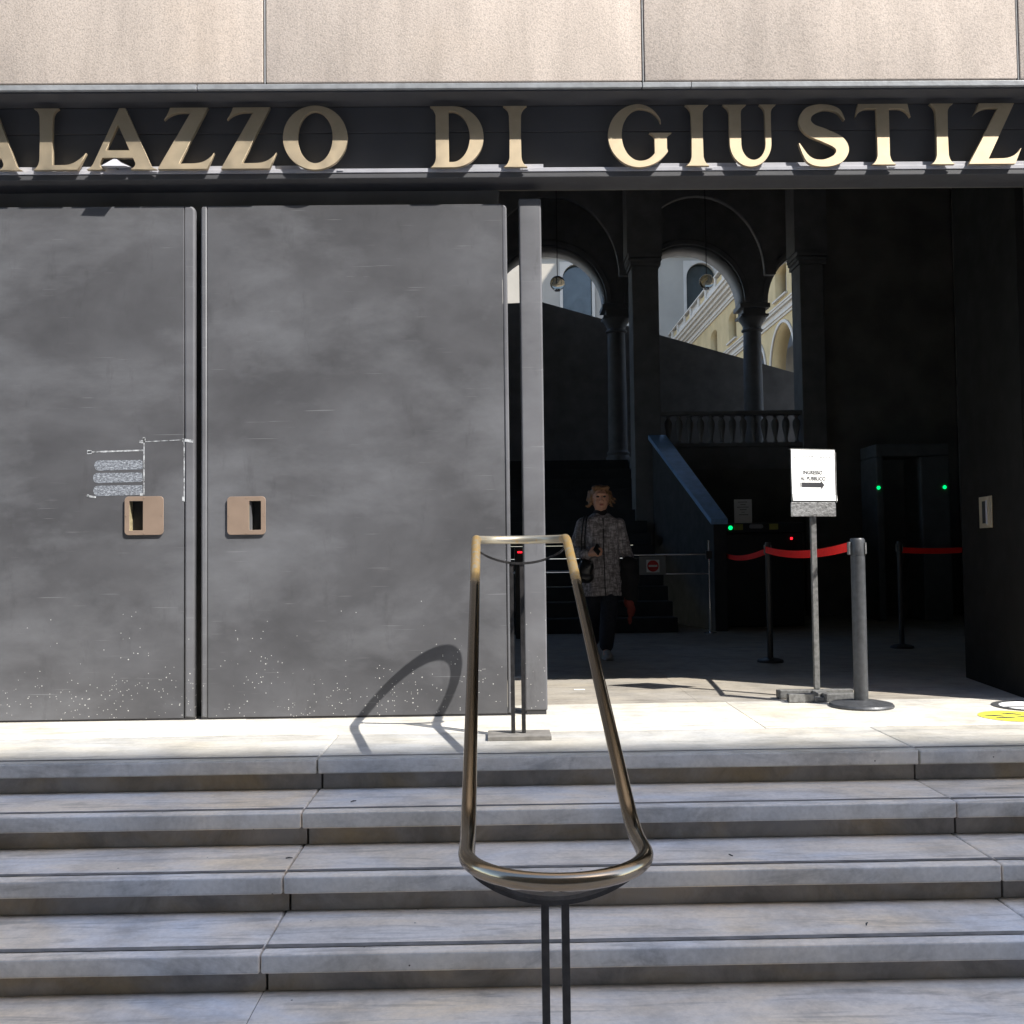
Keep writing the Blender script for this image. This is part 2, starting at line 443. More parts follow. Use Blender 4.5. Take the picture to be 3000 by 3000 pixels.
JX = [-6.21, -3.51, -.81, 1.89, 4.59, 7.29]
steps = thing('entrance_steps', 'pale marble steps with dark anti slip lines up to the doors', 'steps', (0, -2, GZ), kind='structure')
YN, T, RR, NT, OH = -1.138, .369, .143, .067, .047
def slab_row(name, y0, y1, z1, th, mat, par, joints, bevel=.006, gap=.0035, jitter=True):
    for a, b in zip(joints[:-1], joints[1:]):
        dz = random.uniform(-.0012, .0012) if jitter else 0
        o = box(name, mat, par, a+gap/2, b-gap/2, y0, y1, z1-th, z1+dz, bevel, 3, True)
        if name == 'tread':     # the sawn front edge takes its own marble tone, apart from the trodden top
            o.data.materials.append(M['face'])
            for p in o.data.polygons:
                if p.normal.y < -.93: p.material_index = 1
for k in range(4):
    yn = YN-k*T; z = -k*RR; yb = -.52 if k == 0 else yn+T+OH+.02
    slab_row('tread', yn, yb-(.002 if k == 0 else 0), z, NT, M['edge0'] if k == 0 else M['tread'], steps, JX, .011)
    # dark anti-slip line set back from the nose
    for a, b in zip(JX[:-1], JX[1:]):
        v = []; f = []; n = 60
        w1 = (.015, .022, .026, .030)[k]
        for i in range(n+1):
            x = a+.003+(b-a-.006)*i/n
            e0 = noise.noise(Vector((x*3, k*7.1, 0)))*.0025+noise.noise(Vector((x*14, k*3.3, 2)))*.0015
            e1 = noise.noise(Vector((x*3.3, k*5.1, 9)))*.003+noise.noise(Vector((x*17, k*1.3, 5)))*.0018
            v += [(x, yn+.052+e0, z+.0022), (x, yn+.052+w1+e1, z+.0022)]
        f = [(2*i, 2*i+2, 2*i+3, 2*i+1) for i in range(n)]
        MB().add(v, f).build('anti_slip_strip', M['strip'], steps)
    JR = [j+random.uniform(-.02, .02)+.015 for j in JX]
    slab_row('riser', yn+OH, yn+OH+.06, z-NT-.001, RR-NT-.002, M['riser'], steps, JR, .002, .009, False)
    MB().box(-6.3, 7.4, yn+OH+.03, yn+OH+.4, z-RR-.3, z-NT-.01).build('core', M['joint'], steps)
pav = thing('pavement', 'pale marble paving at the foot of the steps', 'pavement', (0, -4, GZ), kind='structure')
slab_row('paving_slab', -4.6, YN-3*T+OH+.02, GZ, .05, M['tread'], pav, JX, .003)
slab_row('paving_slab', -6.6, -4.604, GZ, .05, M['tread'], pav, [j+1.1 for j in JX], .003)
slab_row('paving_slab', -8.6, -6.604, GZ, .05, M['tread'], pav, JX, .003)
land = thing('landing', 'sunlit marble landing before the doors', 'floor', (0, 0, 0), kind='structure')
slab_row('landing_slab', -.5185, .39, 0, .06, M['nose'], land, [-6.8, -4.1, -1.4, 1.61-.25, 4.2, 7.3], .002, .0025)
MB().box(-6.3, 7.4, YN+.1, .39, -.45, -.062).build('core', M['joint'], land)
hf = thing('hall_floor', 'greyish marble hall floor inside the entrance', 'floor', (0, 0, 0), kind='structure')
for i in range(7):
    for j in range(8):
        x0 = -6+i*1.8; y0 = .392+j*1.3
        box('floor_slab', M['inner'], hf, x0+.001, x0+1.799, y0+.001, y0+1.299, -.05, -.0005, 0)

# ------------------------------------------------------------------ front wall, header, ledge
fac = thing('palace_facade', 'pinkish granite slab wall over the palace entrance', 'facade', (0, 0, 3.51))
SX = [q*.9926 for q in (-7.533, -5.438, -3.344, -1.249, .846, 2.947, 5.04, 7.13)]
for r, (z0, z1) in enumerate(((3.498, 4.85), (4.858, 6.2), (6.208, 7.55))):
    for a, b in zip(SX[:-1], SX[1:]):
        box('stone_slab', M['granite'], fac, a+.009, b-.009, -.222+random.uniform(-.002, .002), -.09, z0, z1, .006, 2, True)
MB().box(-7.5, 7.1, -.192, .10, 3.487, 14).build('backing', M['joint'], fac)
MB().box(-7.6, 7.2, -.215, -.194, 7.56, 14).build('upper_wall', M['granite'], fac)
for a, b in zip(SX[:-1], SX[1:]):   # pale sealant bead in each joint
    MB().tube([(a, -.212, 3.494), (a, -.212, 7.5)], .0045, 8).build('joint_bead', M['flash'], fac)
# painted metal drip edge, in lengths
for a, b in ((-7.5, -1.61), (-1.605, .829), (.834, 1.10), (1.104, 7.1)):
    box('drip_edge', M['flash'], fac, a, b, -.228, -.205, 3.456, 3.4855, .003)

hd = thing('entrance_header', 'dark metal beam over the doors with a pale ledge', 'beam', (0, 0, 3.0))
MB().box(-7.5, 7.1, -.204, -.02, 3.448, 3.456).build('soffit_panel', M['darkmetal'], hd)
box('back_panel', M['darkmetal'], hd, -7.5, 7.1, -.018, .02, 3.30, 3.447, .002)
box('back_panel', M['darkmetal'], hd, -7.5, 7.1, -.010, .02, 3.09, 3.298, .002)
# rounded lower beam over the doorway
box('lower_beam', M['darkmetal'], hd, -7.5, 7.1, -.058, .15, 3.022, 3.052, .004)
box('ledge', M['ledge'], hd, -7.5, 7.1, -.062, -.012, 3.0535, 3.076, .002)
for a, b in ((-3.0, -.93), (-.17, .29), (.82, 3.6)):
    box('ledge_rail', M['ledge'], hd, a, b, -.050, -.012, 3.0775, 3.100, .0015)
for i in range(13):
    x = -2.95+i*.52
    box('ledge_bracket', M['ledge'], hd, x, x+.035, -.066, -.0625, 3.062, 3.070, .001)

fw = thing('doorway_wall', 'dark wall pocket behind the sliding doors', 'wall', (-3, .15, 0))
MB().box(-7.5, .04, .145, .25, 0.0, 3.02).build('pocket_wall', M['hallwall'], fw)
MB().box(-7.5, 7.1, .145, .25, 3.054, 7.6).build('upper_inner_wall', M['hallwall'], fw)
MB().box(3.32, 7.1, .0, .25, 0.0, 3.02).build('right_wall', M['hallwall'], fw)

# ------------------------------------------------------------------ lettering
def foot(l, r, e, z=0, up=1):   # flared foot under a stem: from left corner to right corner, bottom side
    return [(l-e, z), (r+e, z)] + bez((r+e, z), (r+.02, z+up*.035), (r, z+up*.14), 5)
def I_(x=0, s=.205, e=.10):
    l, r = x+e, x+e+s
    return [[(l-e, 0), (r+e, 0)] + bez((r+e, 0), (r+.02, .035), (r, .15), 5) + [(r-.006, .5), (r, .86)] + bez((r, .86), (r+.015, .955), (r+e, 1), 5)
            + [(l-e, 1)] + bez((l-e, 1), (l-.015, .955), (l, .86), 5) + [(l+.006, .5), (l, .15)] + bez((l, .15), (l-.02, .035), (l-e, 0), 5)[:-1]]
def L_():
    l, r = .10, .315
    return [[(0, 0), (.73, 0), (.87, .27)] + bez((.87, .27), (.70, .085), (.52, .075), 6) + [(r, .075), (r-.006, .5), (r, .86)] + bez((r, .86), (r+.015, .955), (r+.1, 1), 5)
            + [(0, 1)] + bez((0, 1), (l-.015, .955), (l, .86), 5) + [(l+.006, .5), (l, .15)] + bez((l, .15), (l-.02, .035), (0, 0), 5)[:-1]]
def A_():
    o = [(0, 0), (.29, 0)] + bez((.29, 0), (.21, .03), (.215, .10), 4) + [(.256, .19), (.753, .19), (.795, .10)] + bez((.795, .10), (.80, .035), (.71, 0), 4) \
        + [(1.14, 0)] + bez((1.14, 0), (1.06, .02), (1.03, .10), 4) + [(.63, 1.0), (.53, 1.0), (.11, .10)] + bez((.11, .10), (.07, .02), (0, 0), 4)[:-1]
    return [o, [(.312, .31), (.699, .31), (.508, .73)]]
def Z_():
    return [[(0, 0), (.80, 0), (.91, .26)] + bez((.91, .26), (.80, .10), (.60, .09), 6) + [(.34, .085), (.81, 1.0), (.20, 1.0)] + bez((.20, 1.0), (.17, .9), (.10, .80), 3)
            + bez((.10, .80), (.22, .925), (.40, .925), 6) + [(.535, .925)]]
def O_():
    return [arc(.515, .5, .515, .525, 0, 360, 48)[:-1], arc(.515, .505, .278, .425, 0, 360, 48)[:-1]]
def D_():
    l, r = .09, .305
    o = [(0, 0), (.38, 0)] + arc(.38, .5, .505, .5, -90, 90, 30)[1:] + [(0, 1)] + bez((0, 1), (l-.015, .955), (l, .86), 5) + [(l, .15)] + bez((l, .15), (l-.02, .035), (0, 0), 5)[:-1]
    return [o, [(r, .085), (.36, .085)] + arc(.36, .5, .295, .415, -90, 90, 26)[1:] + [(r, .915)]]
def G_():
    o = [(.875, .70)] + bez((.875, .70), (.80, .93), (.53, .945), 8) + arc(.53, .5, .305, .445, 90, 180, 14)[1:] + arc(.53, .5, .305, .415, 180, 270, 14)[1:] \
        + bez((.53, .085), (.68, .09), (.765, .21), 6) + [(.765, .45)] + bez((.765, .45), (.76, .51), (.68, .545), 4) + [(1.05, .545)] + bez((1.05, .545), (.975, .51), (.97, .45), 4) \
        + [(.97, .29), (.985, .24)] + bez((.985, .24), (.82, .0), (.52, -.02), 7) + arc(.52, .5, .52, .52, 270, 180, 18)[1:] + arc(.52, .5, .52, .52, 180, 90, 18)[1:] + bez((.52, 1.02), (.78, .99), (.90, .70), 8)[:-1]
    return [o]
def U_():
    o = [(0, 1)] + bez((0, 1), (.10, .955), (.115, .86), 5) + [(.115, .36)] + arc(.485, .36, .37, .38, 180, 360, 26)[1:] + [(.855, .86)] + bez((.855, .86), (.87, .955), (.95, 1), 5) \
        + [(.65, 1)] + bez((.65, 1), (.735, .955), (.75, .86), 5) + [(.75, .36)] + arc(.535, .36, .215, .27, 0, -180, 22)[1:] + [(.32, .86)] + bez((.32, .86), (.33, .955), (.42, 1), 5)
    return [o]
def stroke(pts, ws):
    n = 10; P = []; W = []
    for i in range(len(pts)-1):
        p0 = pts[max(0, i-1)]; p1 = pts[i]; p2 = pts[i+1]; p3 = pts[min(len(pts)-1, i+2)]
        for j in range(n):
            t = j/n
            P.append(tuple(.5*((2*p1[k])+(-p0[k]+p2[k])*t+(2*p0[k]-5*p1[k]+4*p2[k]-p3[k])*t*t+(-p0[k]+3*p1[k]-3*p2[k]+p3[k])*t**3) for k in (0, 1)))
            W.append(ws[i]*(1-t)+ws[i+1]*t)
    P.append(pts[-1]); W.append(ws[-1])
    a = []; b = []
    for i in range(len(P)):
        q = P[min(i+1, len(P)-1)]; p = P[max(i-1, 0)]
        dx, dy = q[0]-p[0], q[1]-p[1]; L = math.hypot(dx, dy) or 1
        nx, ny = -dy/L*W[i]/2, dx/L*W[i]/2
        a.append((P[i][0]+nx, P[i][1]+ny)); b.append((P[i][0]-nx, P[i][1]-ny))
    return [a+b[::-1]]
def S_():
    return stroke([(.79, .74), (.68, .90), (.45, .955), (.22, .88), (.145, .72), (.24, .58), (.46, .485), (.68, .37), (.745, .24), (.66, .10), (.43, .03), (.20, .09), (.04, .36)],
                  [.02, .07, .09, .16, .20, .21, .22, .22, .21, .17, .115, .10, .01])
def T_():
    l, r = .355, .56
    return [[(l-.10, 0), (r+.10, 0)] + bez((r+.10, 0), (r+.02, .035), (r, .15), 5) + [(r, .925), (.72, .925)] + bez((.72, .925), (.84, .92), (.92, .78), 6)
            + [(.87, 1.0), (.05, 1.0), (0, .78)] + bez((0, .78), (.07, .92), (.2, .925), 6) + [(l, .925), (l, .15)] + bez((l, .15), (l-.02, .035), (l-.10, 0), 5)[:-1]]
def P_():
    l, r = .09, .305
    o = [(0, 0), (r+.1, 0)] + bez((r+.1, 0), (r+.02, .035), (r, .15), 5) + [(r, .42), (.42, .42)] + arc(.42, .71, .40, .29, -90, 90, 20)[1:] + [(0, 1)] + bez((0, 1), (l-.015, .955), (l, .86), 5) + [(l, .15)] + bez((l, .15), (l-.02, .035), (0, 0), 5)[:-1]
    return [o, [(r, .50), (.38, .50)] + arc(.38, .71, .22, .21, -90, 90, 16)[1:] + [(r, .92)]]
sign = thing('palace_name_lettering', 'big gold capital letters reading PALAZZO DI GIUSTIZIA on the ledge', 'sign lettering', (0, -.1, 3.06))
H = .347; LY = -.100
def letter(fnL, x, wpx=None, nat=None):
    lp = fnL(); s = (wpx/nat) if wpx else H
    z0 = 3.066
    o = shape('letter', lp, .026, M['brassface'], sign, lambda u, v, w_: (x+u*s, LY+.013+w_, z0+v*H), .0012)
    return o
# x of each letter at the ledge, with its width
for fnL, x0, x1, nat in ((P_, -3.32, -3.03, .82), (A_, -2.945, -2.552-.062, 1.14), (L_, -2.550, -2.258, .87), (A_, -2.255, -1.868, 1.14), (Z_, -1.862, -1.549, .91), (Z_, -1.511, -1.203, .91), (O_, -1.166, -.806, 1.03),
                          (D_, -.343, -.045, .885), (I_, .066, .199, .405), (G_, .654, 1.012, 1.05), (I_, 1.090, 1.222, .405), (U_, 1.302, 1.604, .95), (S_, 1.716, 2.018, .87), (T_, 2.052, 2.366, .92),
                          (I_, 2.476, 2.610, .405), (Z_, 2.690, 2.990, .91), (I_, 3.06, 3.19, .405), (A_, 3.22, 3.60, 1.14)):
    letter(fnL, x0, x1-x0, nat)
# small standoffs between letters and ledge
for x in (-2.42, -2.1, -1.95, -1.72, -1.38, -.99, -.25, .13, .83, 1.155, 1.45, 1.87, 2.21, 2.54, 2.82):
    MB().tube([(x, -.088, 3.088), (x, -.013, 3.088)], .006, 8).build('letter_standoff', M['darkmetal'], sign)

fl = MB().add([(-2.155, -.035, 3.092), (-2.00, -.035, 3.094), (-2.105, -.05, 3.142), (-2.03, -.13, 3.074), (-2.165, -.128, 3.076), (-2.10, -.09, 3.135)],
              [(0, 4, 5, 2), (4, 3, 5), (3, 1, 2, 5), (0, 1, 3, 4)]).build('bent_flap', M['ledge'])
tag(fl, 'bent pale metal flap sticking out under the third letter', 'metal flap')

# ------------------------------------------------------------------ sliding doors
def rrect(x0, x1, z0, z1, r, n=6):
    return arc(x1-r, z1-r, r, r, 0, 90, n)+arc(x0+r, z1-r, r, r, 90, 180, n)+arc(x0+r, z0+r, r, r, 180, 270, n)+arc(x1-r, z0+r, r, r, 270, 360, n)
def handle(par, x0, x1, z0, z1, hx0, hx1, lit_left):
    p = shape('handle_plate', [rrect(x0, x1, z0, z1, .022), rrect(hx0, hx1, z0+.026, z1-.026, .004, 3)], .007, M['handle'], par, XZ(-.0095), .0012)
    s = MB().box(hx0-.012, hx1+.03, .045, .05, z0+.01, z1-.01).build('recess_back', M['recess'], p)
    c = M['recesslit']  # sides that face the sun are painted paler than the others
    MB().box(hx0-.004, hx0-.001, -.004, .045, z0+.024, z1-.024).build('recess_side', c, p)
    MB().box(hx1+.001, hx1+.004, -.004, .045, z0+.024, z1-.024).build('recess_side', M['recess'], p)
    MB().box(hx0, hx1, -.004, .045, z0+.022, z0+.025).build('recess_floor', c, p)
    MB().box(hx0, hx1, -.004, .045, z1-.025, z1-.022).build('recess_top', M['recess'], p)
    cx, cz = (x0+x1)/2, (z0+z1)/2
    m = MB()
    for q in ((x0+.009, cz), (x1-.009, cz), (cx, z0+.009), (cx, z1-.009)):
        m.add([(q[0]+.0045*math.cos(t*PI/4), -.0148, q[1]+.0045*math.sin(t*PI/4)) for t in range(8)]+[(q[0]+.0045*math.cos(t*PI/4), -.0125, q[1]+.0045*math.sin(t*PI/4)) for t in range(8)],
              [tuple(range(8))]+[(t, (t+1) % 8, 8+(t+1) % 8, 8+t) for t in range(8)])
    m.build('screw', M['handle'], p)
    return p
DT = 2.891
def door(name_lab, panel, edge, hand, par_loc, trim_left=None, bigr=None):
    d = thing('sliding_door', name_lab, 'door', par_loc, 'sliding steel doors across the entrance')
    return d
d1 = thing('sliding_door', 'grey steel door at the left with white tape marks above its handle', 'door', (-3, 0, 0), 'grey steel sliding doors')
shape('panel', [[(-4.3, .012), (-1.7465, .012), (-1.7465, DT-.001), (-4.3, DT-.001)], rrect(-2.048, -1.998+.05, 1.055, 1.221, .004, 3)], .05, M['door'], d1, XZ(.025), .001)
shape('door_edge', [[(-1.7435, .012), (-1.684, .012)] + arc(-1.712, DT-.03, .028, .03, 0, 90, 8) + [(-1.7435, DT)]], .05, M['doortrim'], d1, XZ(.0225), .012)
handle(d1, -2.072, -1.856, 1.031, 1.247, -2.046, -1.970, True)
tp = MB()
def strip(mb, x0, z0, x1, z1, w, y=-.0012):
    dx, dz = x1-x0, z1-z0; L = math.hypot(dx, dz); nx, nz = -dz/L*w/2, dx/L*w/2
    n = 14; vs = []
    for i in range(n+1):
        t = i/n; j = 1+.45*noise.noise(Vector((t*9, x0*13, z0*17)))
        vs += [(x0+dx*t+nx*j, y, z0+dz*t+nz*j), (x0+dx*t-nx*j, y, z0+dz*t-nz*j)]
    mb.add(vs, [(2*i, 2*i+1, 2*i+3, 2*i+2) for i in range(n)])
for a in ((-2.283, 1.499, -1.972, 1.506, .008), (-1.968, 1.575, -1.968, 1.252, .007), (-1.985, 1.553, -1.744, 1.563, .004), (-1.744, 1.565, -1.744, 1.215, .006),
          (-2.285, 1.499, -2.26, 1.499, .020), (-1.995, 1.556, -1.962, 1.553, .016), (-1.968, 1.58, -1.968, 1.56, .014), (-2.282, 1.252, -2.235, 1.246, .010), (-2.279, 1.262, -2.279, 1.248, .012),
          (-1.755, 1.562, -1.7455, 1.562, .018), (-1.756, 1.232, -1.747, 1.232, .024), (-1.99, 1.258, -1.974, 1.258, .014)):
    strip(tp, *a)
tp.build('tape_mark', M['tapeW'], d1)
te = MB(); strip(te, -1.744+.003, 1.560, -1.692, 1.553, .016, -.0035); te.build('tape_mark', M['tapeW'], d1)
for z0, z1, x0 in ((1.395, 1.452, -2.245), (1.325, 1.381, -2.252), (1.252, 1.310, -2.250)):
    o = shape('glue_patch', [arc(x0+.025, (z0+z1)/2, .025, (z1-z0)/2, 90, 270, 8)+[(-1.985, z0+.004), (-1.976, z0+.01), (-1.978, z1)]], .0006, M['tapeM'], d1, XZ(-.0007))
d2 = thing('sliding_door', 'wide grey steel door in the middle with the rail shadow on it', 'door', (-.8, 0, 0), 'grey steel sliding doors')
shape('panel', [[(-1.6125, .012), (.052, .012), (.052, DT-.001), (-1.6125, DT-.001)], rrect(-1.372, -1.316, 1.050, 1.216, .004, 3)], .05, M['door'], d2, XZ(.025), .001)
shape('door_edge', [[(-1.651, .012), (-1.6155, .012), (-1.6155, DT)] + arc(-1.630, DT-.02, .021, .02, 90, 180, 6)], .05, M['doortrim'], d2, XZ(.0225), .010)
shape('door_edge', [[(.054, .012), (.080, .012)] + arc(.060, DT-.03, .020, .025, 0, 90, 6) + [(.054, DT-.004)]], .05, M['doortrim'], d2, XZ(.0228), .008)
handle(d2, -1.502, -1.288, 1.026, 1.240, -1.392+.012, -1.314, False)
th = MB().box(-4.3, -1.684, .004, .048, 0, .0115).build('bottom_seal', M['groove'], d1)
th = MB().box(-1.651, .076, .004, .048, 0, .0115).build('bottom_seal', M['groove'], d2)
ft = thing('door_end_post', 'narrow grey steel post standing alone beside the middle door', 'door post', (.213, .06, 0))
box('post_body', M['doortrim'], ft, .151, .277, .018, .16, .022, 2.928, .012, 4, True)
box('post_foot', M['groove'], ft, .158, .270, .024, .15, 0, .0215)
# rust at its foot
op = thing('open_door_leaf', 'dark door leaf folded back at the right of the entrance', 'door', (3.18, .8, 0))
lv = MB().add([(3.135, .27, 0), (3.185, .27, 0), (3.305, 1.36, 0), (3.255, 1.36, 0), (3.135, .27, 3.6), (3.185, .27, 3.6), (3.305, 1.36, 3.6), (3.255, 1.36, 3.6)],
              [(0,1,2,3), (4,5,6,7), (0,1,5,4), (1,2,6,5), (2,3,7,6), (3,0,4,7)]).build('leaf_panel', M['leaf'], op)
hh = MB().add([], []); cx, cy = 3.135+.12*(.70/1.09)-.006, .97
tx, ty = .12/1.0965, 1.09/1.0965
def leafp(u, v, d): return (3.135+tx*u-ty*d, .27+ty*u+tx*d, v)
def leafbox(u0, u1, z0, z1, d0, d1):
    return MB().add([leafp(u, z, d) for d in (d0, d1) for z in (z0, z1) for u in (u0, u1)], [(0,2,3,1), (4,5,7,6), (0,1,5,4), (2,6,7,3), (0,4,6,2), (1,3,7,5)])
hp = leafbox(.50, .72, 1.03, 1.235, .002, .010).build('handle_plate', M['brassface'], op, .003)
leafbox(.60, .66, 1.06, 1.205, .0105, .012).build('handle_recess', M['recess'], hp)
leafbox(.57, .597, 1.055, 1.21, .0105, .013).build('handle_lip', M['ledge'], hp)

# ------------------------------------------------------------------ hall inside
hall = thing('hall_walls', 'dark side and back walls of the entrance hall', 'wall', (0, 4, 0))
shape('side_wall', [[(.26, 0), (10, 0), (10, 7.6), (.26, 7.6)]] + [[(y_-1.1, 1.6), (y_+1.1, 1.6), (y_+1.1, 4.6)] + arc(y_, 4.6, 1.1, 1.1, 0, 180, 20)[1:] for y_ in (4.9,)], .2, M['hallwall'], hall, lambda u, v, w_: (-6.1+w_, u, v))  # the arched opening is added, unseen, to let skylight into the hall
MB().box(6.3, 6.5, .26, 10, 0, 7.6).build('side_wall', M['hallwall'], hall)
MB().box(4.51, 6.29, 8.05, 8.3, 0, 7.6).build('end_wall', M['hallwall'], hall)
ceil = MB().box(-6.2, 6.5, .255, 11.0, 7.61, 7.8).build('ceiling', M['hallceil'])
tag(ceil, 'dark plaster ceiling of the entrance hall', 'ceiling', kind='structure')
bl = MB().box(-7.6, 7.2, .11, 10.5, 7.81, 14).build('palace_upper_floors', M['granite'])
tag(bl, 'plain upper mass of the palace above the entrance hall', 'building')

UP = 2.30
arc_t = thing('arcade_wall', 'dark arched wall opening from the hall to the courtyard', 'arcade', (2, 10, UP))
AX = [-3.445, -1.295, .855, 3.005, 5.155]
o = [(-6, 7.6), (-6, 4.75)]
for c in AX: o += arc(c, 4.75, .88, .88, 180, 0, 28)
o += [(6.3, 4.75), (6.3, 7.6)]
shape('arch_wall', [o], .5, M['hallstone'], arc_t, XZ(10.25))
for c in AX:
    shape('archivolt', [arc(c, 4.76, .98, .98, 0, 180, 30)+arc(c, 4.76, .90, .90, 180, 0, 30)], .05, M['hallstone'], arc_t, XZ(9.97), .008)
o = [(-6, 7.6), (-6, 4.9)]
for c in AX: o += arc(c, 4.95, 1.0, 1.18, 180, 0, 28)
o += [(6.3, 4.9), (6.3, 7.6)]
shape('vault_rib', [o], .12, M['hallstone'], arc_t, XZ(9.15))
def column(x):
    c = thing('arcade_column', 'x', 'column', (x, 10.25, UP), 'stone columns under the arcade')
    MB().lathe([(.19, UP), (.19, UP+.07), (.165, UP+.1), (.18, UP+.14), (.15, UP+.18)], (x, 10.25), 28).build('base', M['hallstone'], c, smooth=True)
    MB().lathe([(.150, UP+.181), (.150, UP+.9), (.138, 4.33)], (x, 10.25), 28).build('shaft', M['hallstone'], c, smooth=True)
    cp = MB().lathe([(.139, 4.331), (.165, 4.345), (.17, 4.365), (.145, 4.385), (.145, 4.42), (.17, 4.47), (.215, 4.53), (.22, 4.55)], (x, 10.25), 28)
    cp.box(x-.215, x+.215, 10.035, 10.465, 4.551, 4.585); cp.box(x-.175, x+.175, 10.075, 10.425, 4.586, 4.68); cp.box(x-.235, x+.235, 10.015, 10.485, 4.681, 4.748)
    cp.build('capital', M['hallstone'], c, smooth=True)
    rebase(c, (x, 10.25, UP)); return c
c0 = column(1.93); c0['label'] = 'dark column left of the middle arch, behind the square pillar'
c1 = dup(c0, (2.15, 0, 0), 'dark column with capital standing between the two right arches')
def pillar(x0, x1, lab):
    p = thing('square_pillar', lab, 'pillar', ((x0+x1)/2, 8.2, 0), 'square pillars before the arcade')
    box('shaft', M['hallstone'], p, x0, x1, 8.0, 8.4, 0, 4.78, .01)
    m = MB(); m.box(x0-.02, x1+.03, 7.97, 8.43, 4.781, 4.83); m.tube([(x0-.03, 7.98, 4.86), (x1+.035, 7.98, 4.86)], .028, 12); m.tube([(x1+.02, 7.98, 4.86), (x1+.02, 8.4, 4.86)], .028, 12); m.tube([(x0-.02, 7.98, 4.86), (x0-.02, 8.4, 4.86)], .028, 12); m.box(x0-.045, x1+.045, 7.95, 8.45, 4.89, 4.95)
    m.build('capital', M['hallstone'], p)
    box('upper_pier', M['hallstone'], p, x0-.06, x1+.06, 8.0, 8.4, 4.951, 7.6)
    return p
pillar(1.885, 2.245, 'dark square pillar between the left and middle arches')
pillar(4.175, 4.50, 'dark square pillar at the right end of the balustrade')
ul = thing('upper_landing', 'raised hall floor behind the balustrade', 'floor', (0, 9, UP), kind='structure')
MB().box(2.02, 6.29, 8.06, 11.0, UP-.3, UP-.002).build('landing_slab', M['hallstone'], ul)
MB().box(-6, 2.018, 9.95, 11.0, UP-.3, UP-.002).build('landing_slab', M['hallstone'], ul)
lw = MB().box(2.26, 4.45, 8.06, 8.2, 0, UP-.303).build('retaining_wall', M['hallwall']); tag(lw, 'dark wall under the balustrade', 'wall')
# balustrade
bal = thing('balustrade', 'stone balustrade of dim bulging balusters in the dark hall', 'balustrade', (3.15, 8.1, UP))
box('top_rail', M['hallstone'], bal, 2.25, 4.17, 8.02, 8.18, 2.735, 2.79, .01)
box('base_rail', M['hallstone'], bal, 2.25, 4.17, 8.03, 8.17, UP, 2.355, .006)
prof = [(.030, 2.356), (.034, 2.37), (.022, 2.385), (.018, 2.40), (.024, 2.44), (.046, 2.55), (.053, 2.61), (.046, 2.655), (.022, 2.69), (.018, 2.70), (.032, 2.715), (.032, 2.734)]
b0 = MB().lathe(prof, (0, 8.1), 16).build('baluster', M['hallstone'], bal, smooth=True); b0.location = (2.36, 0, 0)
for i in range(1, 13):
    b = b0.copy(); COL.objects.link(b); b.location = (2.36+i*.146, 0, 0)
# staircase inside
st = thing('inner_staircase', 'dark stone stairs rising to the courtyard arcade', 'staircase', (0, 5.6, 0))
for i in range(14):
    box('stair_step', M['stairdark'], st, -1.2, 2.0, 5.6+i*.31, 5.6+(i+1)*.31+.02, i*.164, (i+1)*.164-.001*(i+1), .006)
cop = thing('stair_parapet', 'sloping stone parapet with blue skylight painted on its top', 'parapet', (2.3, 6.6, 0))
def prism4(name, a, b, wd, z0, z1, mat, par, low=False):
    ax, ay, az = a; bx, by, bz = b; wa, wb = wd
    v = [(ax-wa/2, ay, az+z0 if not low else 0), (ax+wa/2, ay, az+z0 if not low else 0), (bx+wb/2, by, bz+z0 if not low else 0), (bx-wb/2, by, bz+z0 if not low else 0),
         (ax-wa/2, ay, az+z1), (ax+wa/2, ay, az+z1), (bx+wb/2, by, bz+z1), (bx-wb/2, by, bz+z1)]
    return MB().add(v, [(0,1,2,3), (4,5,6,7), (0,1,5,4), (1,2,6,5), (2,3,7,6), (3,0,4,7)]).build(name, mat, par, .004)
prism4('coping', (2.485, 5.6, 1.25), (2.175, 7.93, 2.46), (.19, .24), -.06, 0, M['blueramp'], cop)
prism4('parapet_wall', (2.50, 5.66, 1.21), (2.19, 7.90, 2.38), (.14, .17), 0, -.002, M['stairdark'], cop, True)
# sloping screen wall beyond the arcade
sw = shape('sloping_wall', [[(-6, 2.3), (6.3, 2.3), (6.3, 3.43), (.78, 5.04), (-.6, 4.98), (-6, 4.8)]], .2, M['hallstone'], None, XZ(11.12))
tag(sw, 'dark wall with a sloping top cutting across the arches', 'wall')

# ------------------------------------------------------------------ courtyard
cf = MB().box(-20, 9.98, 11.3, 50.9, 1.8, 2.25).build('courtyard_floor', M['courtgrey']); tag(cf, 'pale courtyard paving beyond the arcade', 'courtyard', kind='structure')
wing = thing('courtyard_wing', 'yellow courtyard wing with cornice and roof balustrade seen through the arches', 'building', (10, 32, 2.3))
YZ = lambda x: (lambda u, v, w_: (x+w_, u, v))
wy = [29.4+3.65*k for k in range(-3, 6)]
holes = []
for y in wy:
    holes.append([(y-.7, 9.66), (y+.7, 9.66), (y+.7, 10.6)] + arc(y, 10.6, .7, .27, 0, 180, 12)[1:])
    holes.append([(y-.1-1.48, 2.32), (y-.1+1.48, 2.32), (y-.1+1.48, 7.2)] + arc(y-.1, 7.2, 1.48, 1.5, 0, 180, 24)[1:])
shape('wall', [[(16, 2.3), (50.9, 2.3), (50.9, 11.3), (16, 11.3)]]+holes, .5, M['courtyellow'], wing, YZ(10.25))
